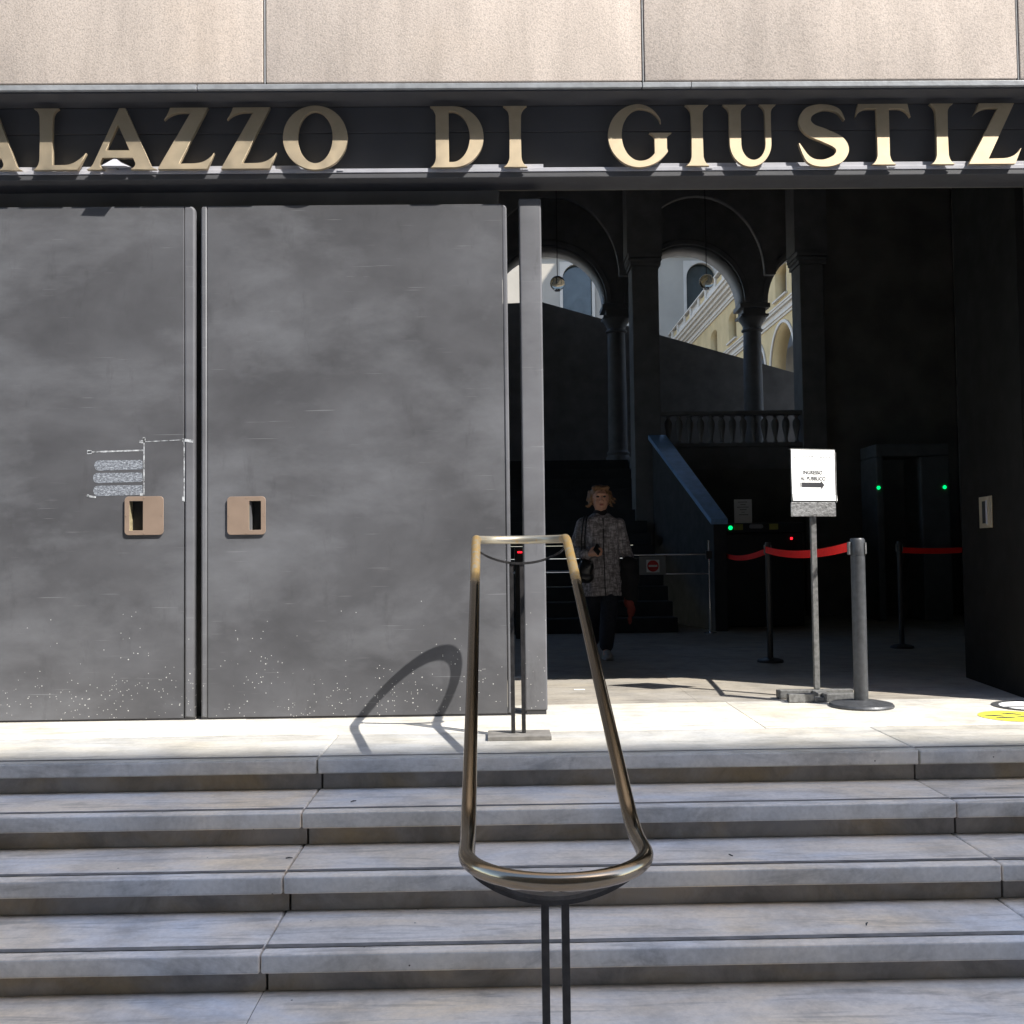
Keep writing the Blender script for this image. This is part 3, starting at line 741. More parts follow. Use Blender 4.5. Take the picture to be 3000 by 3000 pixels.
for y in wy:
    wn = MB().box(10.42, 10.46, y-.72, y+.72, 9.6, 10.95).build('window', M['windowdark'], wing)
    MB().box(10.38, 10.415, y-.75, y-.10, 9.66, 10.9).build('shutter', M['reveal'], wn); MB().box(10.38, 10.415, y+.55, y+.75, 9.66, 10.9).build('shutter', M['reveal'], wn)
    MB().box(9.90, 9.998, y-.82, y+.82, 9.60, 9.655).build('sill', M['whitestone'], wn)
    shape('arch_moulding', [arc(y-.1, 7.2, 1.60, 1.62, 0, 180, 24)+arc(y-.1, 7.2, 1.50, 1.52, 180, 0, 24)], .06, M['whitestone'], wing, YZ(9.965))
MB().box(11.9, 12.2, 16, 50.9, 2.3, 9).build('loggia_back_wall', M['courtgrey'], wing)
def run(name, pts, mat, par, y0=16, y1=50.9):     # moulding of stacked bands: (projection, z0, z1)
    m = MB()
    for p, z0, z1 in pts: m.box(10-p, 10.3, y0, y1, z0, z1-.002)
    return m.build(name, mat, par)
run('string_course', [(.05, 8.90, 8.98), (.10, 8.98, 9.06), (.06, 9.06, 9.20), (.16, 9.20, 9.28), (.20, 9.28, 9.33)], M['whitestone'], wing)
run('cornice', [(.06, 11.302, 11.40), (.12, 11.40, 11.48), (.04, 11.48, 11.66), (.14, 11.66, 11.76), (.26, 11.76, 11.92), (.38, 11.92, 12.06), (.46, 12.06, 12.20)], M['whitestone'], wing)
pp = thing('roof_balustrade', 'white roof balustrade with solid panels on top of the yellow wing', 'balustrade', (10, 32, 12.2))
y = 37.4-3.65*6; k = 0
bm0 = None
while y < 50:
    box('pier', M['whitestone'], pp, 9.78, 10.08, y-.14, y+.14, 12.2, 12.93, .01)
    box('pier', M['whitestone'], pp, 9.78, 10.08, y+1.5, y+1.78, 12.2, 12.93, .01)
    box('solid_panel', M['courtyellow'], pp, 9.86, 10.0, y+.142, y+1.498, 12.2, 12.80)
    box('coping', M['whitestone'], pp, 9.76, 10.10, y-.18, y+3.45, 12.932, 13.0)
    if bm0 is None:
        bm0 = MB().lathe([(.06, 12.26), (.07, 12.30), (.045, 12.34), (.05, 12.38), (.10, 12.5), (.11, 12.58), (.08, 12.68), (.045, 12.76), (.05, 12.8), (.07, 12.86)], (9.93, 0), 12).build('baluster', M['whitestone'], pp, smooth=True); bm0.location = (0, y+2.0, 0)
    else:
        q = bm0.copy(); COL.objects.link(q); q.location = (0, y+2.0, 0)
    for j in range(1, 7):
        q = bm0.copy(); COL.objects.link(q); q.location = (0, y+2.0+j*.235, 0)
    box('kerb', M['whitestone'], pp, 9.82, 10.04, y+1.782, y+3.508, 12.2, 12.262)
    y += 3.65; k += 1
far = thing('courtyard_far_building', 'pale grey courtyard front with tall arched windows, sunlit at its left', 'building', (7, 51, 2.3))
fh = []
fx = [-16.15, -9.2, -2.25, 4.70, 11.65]
for x in fx: fh.append([(x-.83, 6.0), (x+.83, 6.0), (x+.83, 16.15)] + arc(x, 16.15, .83, .85, 0, 180, 24)[1:])
shape('wall', [[(-22, 2.3), (24, 2.3), (24, 17.36), (-22, 17.36)]]+fh, .4, M['courtgrey'], far, XZ(51.22))
for x in fx:
    wn = shape('window_frame', [[(x-.98, 5.9), (x+.98, 5.9), (x+.98, 17.12), (x-.98, 17.12)], [(x-.82, 6.0), (x+.82, 6.0), (x+.82, 16.15)] + arc(x, 16.15, .82, .84, 0, 180, 24)[1:]], .08, M['whitestone'], far, XZ(50.975), .01)
    MB().box(x-.85, x+.85, 51.30, 51.34, 5.95, 17.05).build('pane', M['windowdark'], wn)
m = MB()
for p, z0, z1 in ((.05, 17.362, 17.42), (.12, 17.42, 17.5), (.22, 17.5, 17.62), (.10, 17.62, 17.75), (.30, 17.75, 17.9), (.45, 17.9, 18.1), (.0, 18.1, 21)): m.box(-22, 24, 51.0-p, 51.4, z0, z1-.003)
m.build('cornice', M['whitestone'], far)
tw = MB().box(14, 24, 22, 50.6, 2.3, 32.4).build('courtyard_tower_block', M['courtgrey']); tag(tw, 'tall block set back behind the yellow wing', 'building')

# building over the road whose roof shades the steps
ob = thing('opposite_building', 'tall ochre building across the street, behind the viewer', 'building', (5, -16, GZ))
hs = []; wins = []
for i in range(14):
    for j in range(7):
        x = -34+i*6.0; z = 2.2+j*3.7
        hs.append([(x-.6, z), (x+.6, z), (x+.6, z+2.0), (x-.6, z+2.0)]); wins.append((x, z))
shape('wall', [[(-40, GZ), (50, GZ), (50, 27.6), (-40, 27.6)]]+hs, .4, M['opp'], ob, XZ(-16.25))
MB().box(-39.99, 49.99, -30, -16.6, GZ, 27.5).build('building_body', M['opp'], ob)
w0 = None
for x, z in wins:
    if w0 is None:
        w0 = MB().box(-.6, .6, -16.42, -16.38, 0, 2.0).build('window', M['windowdark'], ob); w0.location = (x, 0, z)
    else:
        q = w0.copy(); COL.objects.link(q); q.location = (x, 0, z)
MB().box(-40.3, 50.3, -16.6, -15.96, 27.602, 27.84).build('roof_cornice', M['whitestone'], ob)

# hanging globe lamps
def globe(x, y, z, lab):
    t = thing('pendant_lamp', lab, 'lamp', (x, y, z), 'smoked glass globe lamps', local=True)
    MB().tube([(0, 0, .10), (0, 0, 7.6-z)], .006, 8).build('cord', M['blackplastic'], t)
    MB().ell((0, 0, 0), (.108, .108, .108), 28, 20).build('globe_shade', M['globe'], t, smooth=True)
    MB().lathe([(.045, -.112), (.05, -.098), (.05, -.090)], (0, 0), 20).build('lower_ring', M['chrome'], t, smooth=True)
    return t
globe(.933, 9.0, 4.811, 'smoked glass globe lamp hanging in the left arch')
globe(3.111, 9.0, 4.818, 'smoked glass globe lamp hanging in the middle arch')

# ------------------------------------------------------------------ stair handrail
hr = thing('handrail', 'bronze looped tube handrail with brassy top end in the middle of the steps', 'handrail', (.11, -1.9, GZ))
XL, XR, ZU, ZL = -.097, .338, .975, .153
XM = (XL+XR)/2; HW = (XR-XL)/2
def fil(p0, p1, p2, d, n=7):
    p0, p1, p2 = map(Vector, (p0, p1, p2)); a = p1+(p0-p1).normalized()*d; b = p1+(p2-p1).normalized()*d
    return [tuple((1-t)**2*a+2*t*(1-t)*p1+t*t*b) for t in [i/n for i in range(n+1)]]
def side(x):
    d = .012 if x < 0 else .024
    f = lambda q: [(px_+d*(-.83-min(-.83, py_))/2.12, py_, pz_) for px_, py_, pz_ in q]
    return f(side0(x))
def side0(x):
    return [(x, -.56, ZU)] + fil((x, -.56, ZU), (x, -.83, ZU), (x, -2.95, ZL), .10) + fil((x, -.83, ZU), (x, -2.95, ZL), (x, -3.3, ZL), .10) + [(x, -3.14, ZL)]
path = side(XL)
XN = XM+.0195; HN = HW+.0062
path += [(XN-HN*math.cos(t), -3.14-.235*math.sin(t), ZL) for t in [PI*i/26 for i in range(1, 26)]]
path += side(XR)[::-1]
path += [(XM+HW*math.cos(t), -.56+.225*math.sin(t), ZU) for t in [PI*i/26 for i in range(1, 26)]]
tb = MB().tube(path, .0212, 28, closed=True).build('rail_tube', M['rail'], hr, smooth=True)
def yoke(y, zt, zb, base, XM, HW):
    XL, XR = XM-HW, XM+HW
    pts = []
    n = 26
    v = []; 
    for i in range(n+1):
        t = -1+2*i/n; x = XM+t*(HW-.004); z = zt-(zt-zb)*(1-t*t)**.8
        v += [(x, y-.016, z), (x, y+.016, z), (x, y+.016, z-.012), (x, y-.016, z-.012)]
    f = []
    for i in range(n):
        for j in range(4): f.append((i*4+j, i*4+(j+1) % 4, i*4+4+(j+1) % 4, i*4+4+j))
    f += [(0,1,2,3), (n*4+3, n*4+2, n*4+1, n*4)]
    MB().add(v, f).build('curved_yoke', M['railiron'], hr)
    m = MB()
    for x in (XL, XR): m.box(x-.006, x+.006, y-.022, y+.022, zt-.002, zt+.035)
    m.build('yoke_tab', M['railiron'], hr)
    for s in (-1, 1):
        x = XM-(.022 if base > 0 else .001)+s*.026
        box('post', M['railiron'], hr, x-.010, x+.010, y-.011, y+.011, base, zb-.006, .001)
yoke(-.676, ZU-.045, ZU-.115, .022, XM, HW)
yoke(-3.10, ZL-.040, ZL-.128, GZ, XN, HN)
box('base_plate', plain('worn_base_plate', (.16, .15, .135), .7, 0, .3, 18), hr, -.052, .256, -.775, -.592, .001, .021, .002)

# ------------------------------------------------------------------ sign stand
ss = thing('sign_stand', 'grey metal stand on a low tube foot holding a white entrance notice', 'sign stand', (1.94, .46, 0))
BA = R(17); bcx, bcy = 1.938, .455
def bp_(u, v, w_): return (bcx+u*math.cos(BA)+w_*math.sin(BA), bcy+u*math.sin(BA)-w_*math.cos(BA), v)  # w_>0 = towards viewer
def bbox(u0, u1, z0, z1, w0, w1, name, mat, par, bev=0):
    return MB().add([bp_(u, z, w_) for w_ in (w0, w1) for z in (z0, z1) for u in (u0, u1)], [(0,1,3,2), (4,6,7,5), (0,4,5,1), (2,3,7,6), (0,2,6,4), (1,5,7,3)]).build(name, mat, par, bev)
box('pole', M['galv'], ss, 1.928, 1.960, .485, .517, .055, 1.20, .003)
bbox(-.152, .142, 1.108, 1.50, -.012, 0, 'back_board', M['galv'], ss, .003)
bbox(-.166, .152, 1.104, 1.192, .0005, .008, 'worn_plate', M['worn'], ss, .006)
m = MB()
def sheet(u0, u1, z0, z1, w0, name, mat, par, curl=.004):
    n = 14; vs = []; fs = []
    for j in range(n+1):
        for i in range(n+1):
            u = u0+(u1-u0)*i/n; z = z0+(z1-z0)*j/n
            vs.append(bp_(u+.004*(1-j/n), z, w0+curl*noise.noise(Vector((u*12, z*12, w0*50)))))
    for j in range(n):
        for i in range(n): fs.append((j*(n+1)+i, j*(n+1)+i+1, (j+1)*(n+1)+i+1, (j+1)*(n+1)+i))
    return MB().add(vs, fs).build(name, mat, par, smooth=True)
pz = lambda u, v, w_: bp_(u-.004, v, .0112+w_)
p1 = sheet(-.160, .150, 1.240, 1.512, .010, 'notice_sheet', M['paper'], ss, .0004)
p2 = sheet(-.156, .158, 1.200, 1.238, .011, 'lower_sheet', M['paper'], ss, .002)
text('notice_text', 'INGRESSO', .032, M['ink'], p1, lambda u, v, w_: pz(u-.006, v+1.362, w_), sx=.94, off=.0003)
text('notice_text', 'AL PUBBLICO', .031, M['ink'], p1, lambda u, v, w_: pz(u-.004, v+1.325, w_), sx=.94, off=.0003)
text('notice_heading', 'Procura Generale della Repubblica', .0105, M['greyink'], p1, lambda u, v, w_: pz(u-.006, v+1.408, w_), sx=.96)
shape('arrow', [[(-.085, 1.283), (.052, 1.283), (.052, 1.269), (.075, 1.297), (.050, 1.322), (.050, 1.311), (-.085, 1.311)]], .0006, M['ink'], p1, pz)
shape('arrow_bar', [[(-.094, 1.283), (-.089, 1.283), (-.089, 1.311), (-.094, 1.311)]], .0006, M['ink'], p1, pz)
shape('crest_mark', [[(-.014+.012*math.cos(a), 1.436+.015*math.sin(a)) for a in [2*PI*i/14 for i in range(14)]], [(-.014+.0095*math.cos(a), 1.436+.0125*math.sin(a)) for a in [2*PI*i/14 for i in range(14)]]], .0005, M['greyink'], p1, pz)
m = MB()
for i in range(13):
    u = -.130+i*.0205; z = 1.470-.0009*abs(i-6)
    a = .0045 if i % 3 else .008
    q = [(u-a, z-.0016), (u+a, z-.0016), (u+a, z+.0016), (u-a, z+.0016)]
    m.add([pz(x, y, 0) for x, y in q], [(0, 1, 2, 3)])
m.build('row_of_holes', M['ink'], p1)
bbox(-.162, -.1605, 1.19, 1.506, .009, .014, 'side_clip', M['galv'], ss)
bbox(.151, .156, 1.19, 1.50, .009, .014, 'side_clip', M['galv'], ss)
bbox(-.163, .153, 1.5125, 1.516, -.010, .011, 'top_clip', M['galv'], ss, .001)
m = MB(); m.box(1.70, 2.16, .477, .525, .004, .052)
m.box(1.715, 1.865, .30, .35, .004, .052); m.box(1.925, 2.13, .30, .35, .004, .052)
m.box(1.866, 1.924, .295, .355, .004, .030); m.box(1.905, 1.975, .352, .475, .006, .050)
m.build('tube_foot', M['galv'], ss, .004)
m = MB(); 
for x0, x1, y0, y1 in ((1.6985, 1.6995, .481, .521), (1.7135, 1.7145, .304, .346)): m.box(x0, x1, y0, y1, .009, .047)
m.build('tube_plug', M['blackplastic'], ss)
rebase(ss, (1.94, .46, 0))

# ------------------------------------------------------------------ belt posts
def beltpost(x, y, lab, cass=True, z=.955):
    t = thing('belt_barrier_post', lab, 'barrier post', (x, y, 0), 'grey belt barrier posts', local=True)
    MB().lathe([(.178, .001), (.180, .010), (.172, .020), (.120, .030), (.052, .038), (.045, .040)], (0, 0), 48).build('base_disc', M['steelpost'], t, smooth=True)
    MB().lathe([(.040, .0405), (.040, .868)], (0, 0), 28).build('post_tube', M['steelpost'], t, smooth=True)
    h = MB().lathe([(.041, .869), (.0415, .872), (.0415, .956), (.036, .966)], (0, 0), 28).build('post_head', M['steelpost'], t, smooth=True)
    box('belt_slot', M['galv'], h, -.056, -.0405, -.014, .014, .872, .944, .002)
    box('belt_slot', M['galv'], h, .030, .040, -.037, -.020, .875, .940, .002)
    return t
bp1 = beltpost(2.085, .135, 'grey belt barrier post in the sunlight, right of the sign stand')
bp2 = dup(bp1, (2.195-2.085, 2.5-.135, 0), 'dim belt barrier post in the hall, joining two red belts')
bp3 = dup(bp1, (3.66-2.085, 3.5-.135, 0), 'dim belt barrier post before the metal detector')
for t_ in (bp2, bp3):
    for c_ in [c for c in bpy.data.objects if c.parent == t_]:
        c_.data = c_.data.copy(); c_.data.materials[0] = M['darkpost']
bp4 = dup(bp1, (4.45-2.085, 3.7-.135, 0), 'belt barrier post hidden behind the open door leaf')
for t_ in (bp2, bp3, bp4):      # the posts inside the hall are slimmer
    for c_ in [c for c in bpy.data.objects if c.parent == t_]: c_.scale = (.58, .58, 1)
def belt(a, b, sag, root, width=.052):
    n = 30; vs = []; fs = []
    A, B = Vector(a), Vector(b)
    for i in range(n+1):
        t = i/n; p = A.lerp(B, t); z = p.z-4*sag*t*(1-t)
        vs += [(p.x, p.y, z-width/2), (p.x, p.y, z+width/2)]
    me = MB().add(vs, [(2*i, 2*i+2, 2*i+3, 2*i+1) for i in range(n)])
    o = me.build('red_belt', M['redbelt'], root)
    o.data.transform(Matrix.Translation(-Vector(root.location)))
    md = o.modifiers.new('thick', 'SOLIDIFY'); md.thickness = .0015
    return o
belt((2.030, .150, .915), (2.172, 2.49, .905), .040, bp1)
belt((2.21, 2.52, .905), (2.66, 6.18, .845), .05, bp2)
belt((3.683, 3.51, .885), (4.427, 3.69, .885), .012, bp3)

# ------------------------------------------------------------------ chrome barrier, no entry sign, cabinet, detector
cb = thing('chrome_barrier', 'thin chrome rail barrier behind the woman', 'barrier', (1.4, 5.4, 0))
MB().tube([(2.318, 5.4, 0), (2.318, 5.4, 1.01)], .012, 12).build('upright', M['chrome'], cb, smooth=True)
MB().tube([(.10, 5.4, .692), (1.09, 5.4, .692)], .008, 10).build('rail', M['chrome'], cb, smooth=True)
MB().tube([(1.10, 5.4, 0), (1.10, 5.4, .90)], .012, 12).build('upright', M['chrome'], cb, smooth=True)
MB().tube([(1.10, 5.4, .860), (2.31, 5.4, .860)], .009, 10).build('rail', M['chrome'], cb, smooth=True)
MB().tube([(1.54, 5.4, .652), (2.31, 5.4, .648)], .008, 10).build('rail', M['chrome'], cb, smooth=True)
box('clamp', M['blackplastic'], cb, 2.285, 2.35, 5.375, 5.425, .81, .90, .005)
MB().lathe([(.07, 0), (.07, .01), (.02, .02)], (2.318, 5.4), 20).build('foot_plate', M['chrome'], cb)
ne = thing('no_entry_sign', 'small no entry sign, red disc with white bar, on the chrome rail', 'sign', (1.69, 5.37, .74))
box('sign_plate', plain('grey_sign_plate', (.30, .30, .29), .7), ne, 1.55, 1.84, 5.372, 5.380, .645, .845, .002)
box('white_sheet', M['paper'], ne, 1.628, 1.770, 5.369, 5.3715, .672, .808)
shape('red_disc', [arc(1.699, .740, .062, .062, 0, 360, 36)[:-1], [(1.652, .730), (1.746, .730), (1.746, .752), (1.652, .752)]], .001, plain('sign_red', (.62, .02, .02), .5), ne, XZ(5.3675))
cbn = thing('turnstile_cabinet', 'black turnstile cabinet with small green and red lights', 'turnstile', (3.1, 6.3, 0))
box('cabinet_body', M['blackplastic'], cbn, 2.62, 3.60, 6.22, 6.6, 0, 1.10, .02)
box('control_panel', M['blackplastic'], cbn, 2.60, 3.62, 6.205, 6.62, 1.102, 1.215, .01)
def disc(name, x, y, z, r, mat, par): return shape(name, [arc(x, z, r, r, 0, 360, 20)[:-1]], .006, mat, par, XZ(y))
disc('green_light', 2.744, 6.20, 1.163, .024, M['green_led'], cbn)
disc('red_light', 2.641, 6.213, 1.035, .015, M['red_led'], cbn)
disc('red_light', 3.462, 6.213, 1.03, .014, M['red_led'], cbn)
ylab = plain('yellow_label', (.42, .40, .10), .7)
box('yellow_label', ylab, cbn, 2.785, 2.890, 6.198, 6.204, 1.135, 1.205)
box('yellow_label', ylab, cbn, 3.20, 3.305, 6.198, 6.204, 1.137, 1.205)
shape('grey_label', [rrect(2.965, 3.130, 1.152, 1.200, .022)], .004, plain('grey_label', (.32, .33, .36), .6), cbn, XZ(6.200))
npz = thing('notice_paper', 'white notice sheet standing on the turnstile cabinet', 'notice', (2.92, 6.3, 1.215))
box('sheet', M['paper'], npz, 2.815, 3.025, 6.30, 6.303, 1.217, 1.50)
m = MB()
for i, (a, b) in enumerate(((.06, .05), (.03, .03), (.07, .07), (.04, .04), (.02, .02), (.05, .06))):
    m.box(2.92-a, 2.92+b, 6.296, 6.298, 1.465-i*.03, 1.470-i*.03)
m.build('text_line', M['ink'], npz)
md_ = thing('metal_detector', 'walk through metal detector arch with two green lights', 'metal detector', (5.2, 7.1, 0))
dg_ = plain('detector_panel', (.13, .14, .145), .5)
box('side_panel', dg_, md_, 4.74, 4.83, 6.9, 7.45, .002, 2.04, .02)
box('side_panel', dg_, md_, 5.30, 5.66, 6.9, 7.45, .002, 2.04, .02)
box('cross_unit', dg_, md_, 4.74, 5.66, 6.9, 7.45, 2.042, 2.20, .02)
disc('green_light', 4.762, 6.893, 1.654, .022, M['green_led'], md_)
disc('green_light', 5.590, 6.893, 1.652, .022, M['green_led'], md_)
rl = disc('small_red_light', 0, 0, 0, .02, M['red_led'], None)
rl.data.transform(Matrix.Translation((.245, 5.33, .92))); 
bpy.data.objects.remove(rl)
ex = thing('exit_scanner', 'black scanner post with a red light, seen in the gap beside the middle door', 'scanner', (.25, 5.0, 0))
box('scanner_post', M['blackplastic'], ex, .19, .31, 5.0, 5.12, 0, .96, .01)
MB().box(.222, .268, 4.992, 4.9995, .900, .916).build('red_light', M['red_led'], ex)

# ------------------------------------------------------------------ floor stickers and scraps
def sticker(name, cx, cy, r, mat, z=.0035):
    return shape(name, [arc(cx, cy, r, r, 0, 360, 48)[:-1]], .0008, mat, None, lambda u, v, w_: (u, v, z+w_))
yst = thing('yellow_floor_sticker', 'yellow round footprint sticker on the sunlit landing', 'floor sticker', (2.75, -.28, 0))
ymat = plain('sticker_yellow', (.80, .74, .06), .6)
o = sticker('sticker_disc', 2.755, -.285, .178, ymat, .003); o.parent = yst
fp = MB()
blk = plain('sticker_black', (.05, .05, .05), .6)
def foots(cx, cy, a):
    pts = [(math.cos(t)*.020*(1+.25*math.cos(t)), math.sin(t)*.052) for t in [2*PI*i/20 for i in range(20)]]
    return [(cx+x*math.cos(a)-y*math.sin(a), cy+x*math.sin(a)+y*math.cos(a)) for x, y in pts]
for cx, cy, a in ((2.655, -.27, 1.2), (2.685, -.34, 1.4), (2.77, -.22, 1.0), (2.80, -.33, 1.3)):
    shape('footprint', [foots(cx, cy, a)], .0006, blk, yst, lambda u, v, w_: (u, v, .0042+w_))
for q in [yst]: pass
wst = thing('round_floor_sticker', 'white floor sticker with a black ring on the landing', 'floor sticker', (3.02, .06, 0))
o = sticker('sticker_disc', 3.02, .05, .19, M['paper'], .003); o.parent = wst
shape('black_ring', [arc(3.02, .05, .205, .205, 0, 360, 48)[:-1], arc(3.02, .05, .165, .165, 0, 360, 48)[:-1]], .0006, blk, wst, lambda u, v, w_: (u, v, .0044+w_))
shape('black_bar', [[(2.86, .0), (3.16, -.02), (3.16, .02), (2.86, .035)]], .0006, blk, wst, lambda u, v, w_: (u, v, .0046+w_))
for t_, l_ in ((yst, (2.75, -.28, 0)), (wst, (3.02, .06, 0))): rebase(t_, l_)
sc = box('paper_scrap', M['paper'], None, .50, .57, 1.00, 1.03, .001, .003); tag(sc, 'small white paper scrap on the hall floor', 'paper scrap')
sc = box('paper_scrap', M['paper'], None, .10, .24, 1.66, 1.76, .001, .004); tag(sc, 'white paper lying behind the gap beside the middle door', 'paper')

for i, (x, y, z, a) in enumerate(((-.83, -1.66, -.286, .1), (-.62, -1.35, -.143, .8), (.9, -1.72, -.286, 2.0), (-1.9, -2.12, -.429, .5), (1.3, -2.08, -.429, 1.1), (-1.2, -2.75, -.572, 2.6))):
    tw_ = MB().tube([(-.013, 0, .004), (0, .002, .005), (.014, -.001, .004)], [.0022, .003, .0015], 6).build('twig', M['groove']); tw_.location = (x, y, z+.001); tw_.rotation_euler = (0, 0, a)
    tag(tw_, ('dark twig across the slab joint, left on the third step', 'tiny dark twig left on the second step', 'dark twig right of the rail on the third step', 'dark twig at the left on the fourth step', 'dark twig right of the rail on the fourth step', 'twig on the paving at the foot of the steps, left')[i], 'twig', 'twigs on the steps')
# ------------------------------------------------------------------ the woman
PX, PY = .905, 3.10
pe = thing('person', 'woman in grey tweed coat and dark trousers walking out, phone in hand', 'person', (PX, PY, 0), local=True)
HZ = 1.365                          # centre of the head
b = MB()
b.ell((0, .01, HZ+.015), (.076, .088, .088)); b.ell((0, -.018, HZ-.045), (.063, .064, .072)); b.ell((0, -.050, HZ-.085), (.028, .026, .026))
b.ell((-.033, -.052, HZ-.035), (.024, .022, .026)); b.ell((.033, -.052, HZ-.035), (.024, .022, .026))
b.ell((0, -.078, HZ+.035), (.045, .012, .016))
b.chain([(0, -.080, HZ+.012), (0, -.098, HZ-.022)], [.009, .0125]); b.ell((-.011, -.088, HZ-.026), (.009, .011, .008)); b.ell((.011, -.088, HZ-.026), (.009, .011, .008))
b.ell((0, -.080, HZ-.054), (.021, .012, .006)); b.ell((0, -.078, HZ-.064), (.018, .012, .007))
b.ell((-.073, .005, HZ-.012), (.010, .018, .028)); b.ell((.073, .005, HZ-.012), (.010, .018, .028))
b.chain([(0, .015, HZ-.06), (0, .02, 1.15)], [.045, .052])
b.chain([(-.140, .01, 1.125), (0, .02, 1.145), (.140, .01, 1.125)], [.034, .045, .034])
b.chain([(0, .01, 1.07), (0, .01, .95), (0, .01, .78)], [.085, .09, .10])
RA = [(-.155, .0, 1.12), (-.212, .015, .93), (-.135, -.13, .885)]
LA = [(.155, .0, 1.12), (.205, .01, .93), (.235, -.03, .77)]
b.chain(RA, [.042, .034, .024]); b.chain(LA, [.042, .034, .024])
def hand(b, w_, d, side_, palm, curl):
    W = Vector(w_); D = Vector(d).normalized(); Pn = Vector(palm).normalized(); Sd = D.cross(Pn).normalized()*side_
    b.chain([W, W+D*.035, W+D*.07], [.022, .027, .025])
    for i, L in enumerate((.062, .070, .066, .052)):
        base = W+D*.075+Sd*(.027-.018*i)
        k1 = base+(D*math.cos(curl)+Pn*math.sin(curl))*L*.45
        k2 = k1+(D*math.cos(curl*2)+Pn*math.sin(curl*2))*L*.32
        k3 = k2+(D*math.cos(curl*2.8)+Pn*math.sin(curl*2.8))*L*.26
        b.chain([base, k1, k2, k3], [.0095, .009, .008, .007], 8)
    tb_ = W+D*.02+Sd*.022
    b.chain([tb_, tb_+Sd*.022+D*.022+Pn*.012, tb_+Sd*.024+D*.045+Pn*.028], [.012, .0105, .008], 8)
hand(b, (-.118, -.140, .885), (.75, -.55, .12), 1, (.5, .6, .25), .7)
hand(b, (.237, -.035, .765), (.08, -.15, -1), 1, (-.4, -.7, 0), .45)
b.chain([(-.065, .02, .76), (-.06, .03, .43), (-.065, .22, .09)], [.085, .055, .036])
b.chain([(.065, .0, .76), (.045, -.10, .43), (.01, -.20, .09)], [.085, .055, .036])
b.chain([(-.065, .22, .07), (-.06, .13, .03)], [.034, .028]); b.chain([(.01, -.20, .07), (.005, -.31, .035)], [.034, .028])
body = blob('body', b, .0052, M['skin'], pe, 2)
for s_ in (-1, 1):
    MB().ell((s_*.028, -.074, HZ+.012), (.015, .007, .008), 12, 8).build('eye', M['leather'], pe, smooth=True)
    MB().chain([(s_*.014, -.081, HZ+.034), (s_*.042, -.074, HZ+.036)], [.004, .003]).build('eyebrow', M['hair'], pe, smooth=True)
    MB().ell((s_*.079, -.008, HZ-.052), (.006, .006, .006), 10, 8).build('earring', M['chrome'], pe, smooth=True)
MB().ell((0, -.090, HZ-.059), (.019, .005, .006), 12, 8).build('lips', plain('lips', (.38, .10, .08), .5), pe, smooth=True)
# hair: short, wavy, blown to the sides
hb = MB(); hb.ell((0, .028, HZ+.040), (.088, .092, .080)); hb.ell((-.080, .03, HZ-.0), (.026, .055, .060)); hb.ell((.082, .03, HZ-.0), (.026, .055, .058)); hb.ell((0, .06, HZ-.01), (.075, .055, .075))
hb.ell((-.035, -.038, HZ+.092), (.045, .035, .022)); hb.ell((.038, -.032, HZ+.090), (.044, .035, .022))
for i in range(26):
    a = random.uniform(-.2, PI+.2); s_ = math.cos(a)
    p0 = Vector((s_*.090, .03+.03*math.sin(a), HZ+random.uniform(-.02, .06)))
    p1_ = p0+Vector((s_*.012, random.uniform(-.02, .02), -.038)); p2_ = p1_+Vector((s_*random.uniform(.005, .04), random.uniform(-.02, .02), random.uniform(-.03, -.005)))
    hb.chain([p0, p1_, p2_], [.016, .012, .006], 8)
hb.chain([(.085, -.01, HZ-.005), (.108, -.02, HZ-.02), (.140, -.025, HZ-.015)], [.010, .007, .004], 8)
hb.chain([(-.085, -.01, HZ-.04), (-.108, -.015, HZ-.068), (-.128, -.02, HZ-.062)], [.014, .012, .007], 8)
blob('hair', hb, .0055, M['hair'], pe, 1, .007, 26)
def loft(mb, rings, n=36):
    vs = []
    for z, cx, cy, rx, ry in rings:
        vs += [(cx+rx*math.copysign(abs(math.cos(2*PI*j/n))**.85, math.cos(2*PI*j/n)), cy+ry*math.sin(2*PI*j/n), z) for j in range(n)]
    fs = [(i*n+j, i*n+(j+1) % n, (i+1)*n+(j+1) % n, (i+1)*n+j) for i in range(len(rings)-1) for j in range(n)]
    fs += [tuple(range(n))[::-1], tuple((len(rings)-1)*n+j for j in range(n))]
    return mb.add(vs, fs)
co = MB()
loft(co, [(.525, .0, -.02, .185, .135), (.62, 0, -.01, .180, .135), (.75, 0, 0, .172, .130), (.88, 0, 0, .160, .120), (.98, 0, 0, .158, .115), (1.08, 0, .005, .168, .112), (1.15, 0, .01, .178, .102), (1.19, 0, .012, .150, .090), (1.215, 0, .012, .098, .078), (1.235, 0, .012, .076, .066)])
co.chain([(-.150, .0, 1.135), (-.190, .01, 1.02), (-.222, .018, .925), (-.185, -.06, .895), (-.145, -.118, .882)], [.064, .060, .054, .050, .046])
co.chain([(.150, .0, 1.135), (.185, .01, 1.02), (.215, .01, .92), (.232, -.005, .85), (.245, -.022, .80)], [.064, .060, .054, .050, .048])
coat = blob('coat', co, .009, M['tweed'], pe, 3, .010, 9)
MB().tube([(.012, -.082, 1.19), (.012, -.122, 1.08), (.010, -.135, .9), (.012, -.150, .70), (.016, -.168, .53)], [.004]*5, 6).build('coat_opening', M['blackwool'], pe)
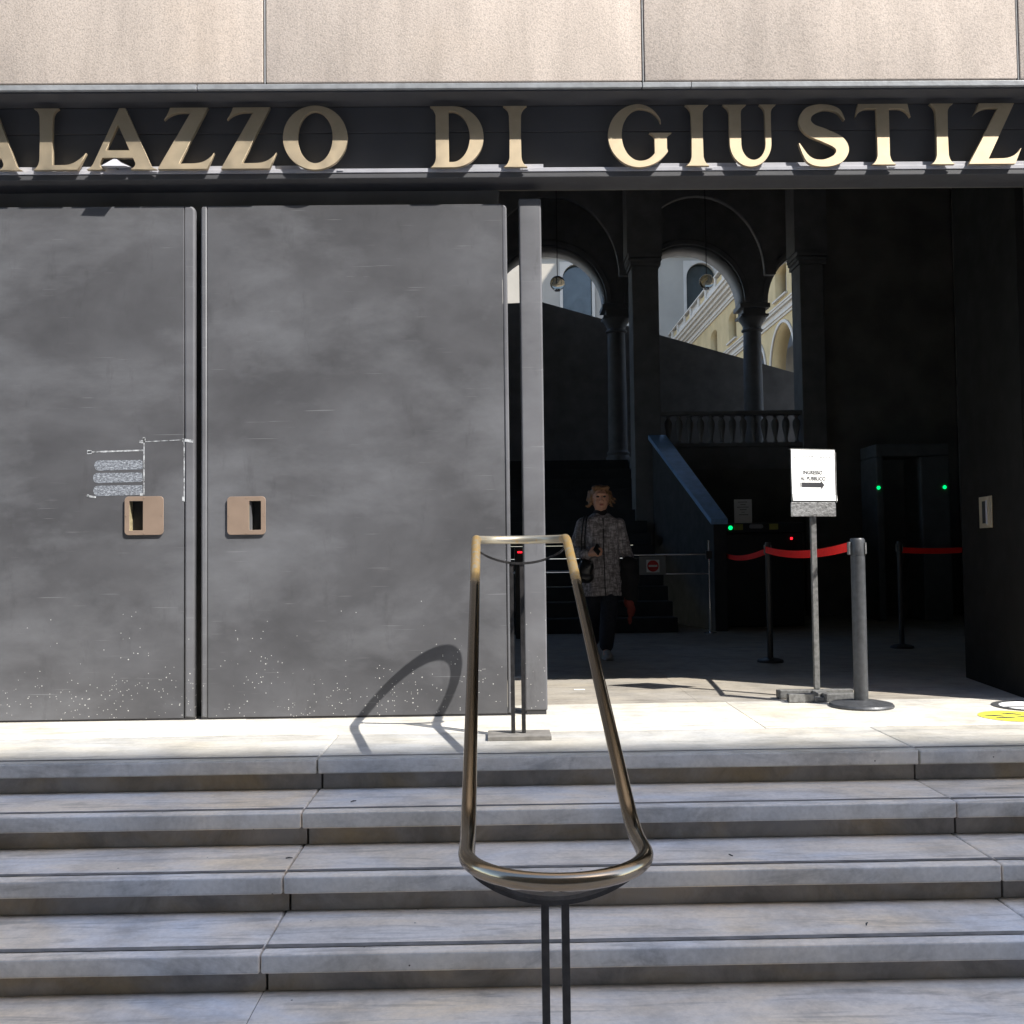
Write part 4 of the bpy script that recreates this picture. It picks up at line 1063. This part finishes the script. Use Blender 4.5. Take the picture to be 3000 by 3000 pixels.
MB().add([(-.075, -.085, 1.205), (0, -.115, 1.10), (.02, -.120, 1.10), (.0, -.098, 1.195), (-.075, -.078, 1.205), (0, -.105, 1.10), (.02, -.11, 1.10), (0, -.09, 1.195)],
         [(0,1,2,3), (4,5,6,7), (0,1,5,4), (1,2,6,5), (2,3,7,6), (3,0,4,7)]).build('coat_lapel', M['tweed'], pe, .002)
nk = MB(); loft(nk, [(1.165, 0, .0, .075, .07), (1.20, 0, 0, .066, .062), (1.235, 0, .004, .062, .060), (1.265, 0, .008, .060, .058)])
blob('turtleneck', nk, .006, M['blackwool'], pe, 2, .003, 20)
tr = MB()
tr.chain([(-.070, .02, .70), (-.065, .03, .43), (-.067, .21, .13)], [.098, .075, .060]); tr.chain([(.070, 0, .70), (.050, -.10, .43), (.012, -.205, .12)], [.098, .076, .062])
blob('trousers', tr, .009, M['navy'], pe, 2, .006, 12)
def shoe(x, y, yaw, tilt, lift):
    s_ = MB(); s_.ell((0, .0, .045), (.040, .058, .042)); s_.ell((0, -.085, .034), (.040, .062, .030)); s_.ell((0, .03, .06), (.036, .035, .050)); s_.ell((0, -.04, .05), (.034, .06, .036)); s_.box(-.036, .036, -.125, .045, .003, .022)
    o_ = blob('shoe', s_, .006, M['shoe'], pe, 2)
    o_.data.transform(Matrix.Translation((x, y, lift)) @ Matrix.Rotation(yaw, 4, 'Z') @ Matrix.Rotation(tilt, 4, 'X')); return o_
shoe(.010, -.235, .08, 0, -.001); shoe(-.065, .215, -.1, .0, -.001)
hbag = thing('handbag', 'black leather handbag hanging at the woman\'s hip', 'handbag', (PX-.150, PY-.15, .66), local=True)
q = MB(); q.ell((0, 0, .08), (.070, .055, .105)); q.ell((-.01, 0, .03), (.085, .06, .055)); q.ell((.03, -.005, .12), (.045, .05, .05))
blob('bag_body', q, .007, M['leather'], hbag, 3, .006, 14)
MB().tube([(.0, .02, .17), (.0, .035, .36), (.01, .04, .46), (.03, .11, .555), (.03, .20, .53)], .007, 8).build('strap', M['leather'], hbag, smooth=True)
MB().tube([(-.03, .02, .16), (-.03, .035, .34), (-.018, .04, .46), (.005, .11, .55), (.005, .20, .525)], .007, 8).build('strap', M['leather'], hbag, smooth=True)
MB().ell((.045, -.055, .15), (.008, .008, .008), 8, 6).ell((-.035, -.055, .16), (.008, .008, .008), 8, 6).build('ring', M['chrome'], hbag)
ph = MB().box(-.034, .034, -.005, .005, -.062, .062).build('mobile_phone', M['leather'], bevel=.004)
ph.location = (PX-.052, PY-.205, .925); ph.rotation_euler = (R(-50), R(48), R(12)); tag(ph, 'dark phone held in the woman\'s hand', 'phone')
jk = MB(); jk.ell((0, 0, .10), (.078, .085, .06)); jk.ell((.005, 0, .0), (.085, .08, .12)); jk.ell((-.01, 0, -.12), (.075, .05, .11)); jk.ell((.03, .01, -.16), (.05, .045, .09))
jo = blob('draped_jacket', jk, .009, M['blackwool'], None, 3, .014, 9); jo.location = (PX+.235, PY-.07, .70); tag(jo, 'black jacket hanging over the woman\'s forearm', 'jacket')
rb = MB(); rb.ell((0, 0, .0), (.045, .035, .06)); rb.ell((.02, 0, -.07), (.040, .035, .055)); rb.ell((-.02, 0, .05), (.030, .03, .04)); rb.ell((.005, 0, -.15), (.020, .02, .045))
ro = blob('red_scarf', rb, .007, M['redcloth'], None, 2, .010, 16); ro.location = (PX+.225, PY-.07, .47); tag(ro, 'dull red cloth hanging below the black jacket', 'scarf')

for o in list(bpy.data.objects):
    if o.type == 'MESH' and not o.data.materials: o.data.materials.append(M['hallwall'])
for root in WORLDBUILT:         # parts were modelled in place: refer them to their Empty at the thing's base
    for c in bpy.data.objects:
        if c.parent == root: c.location = Vector(c.location)-Vector(root.location)
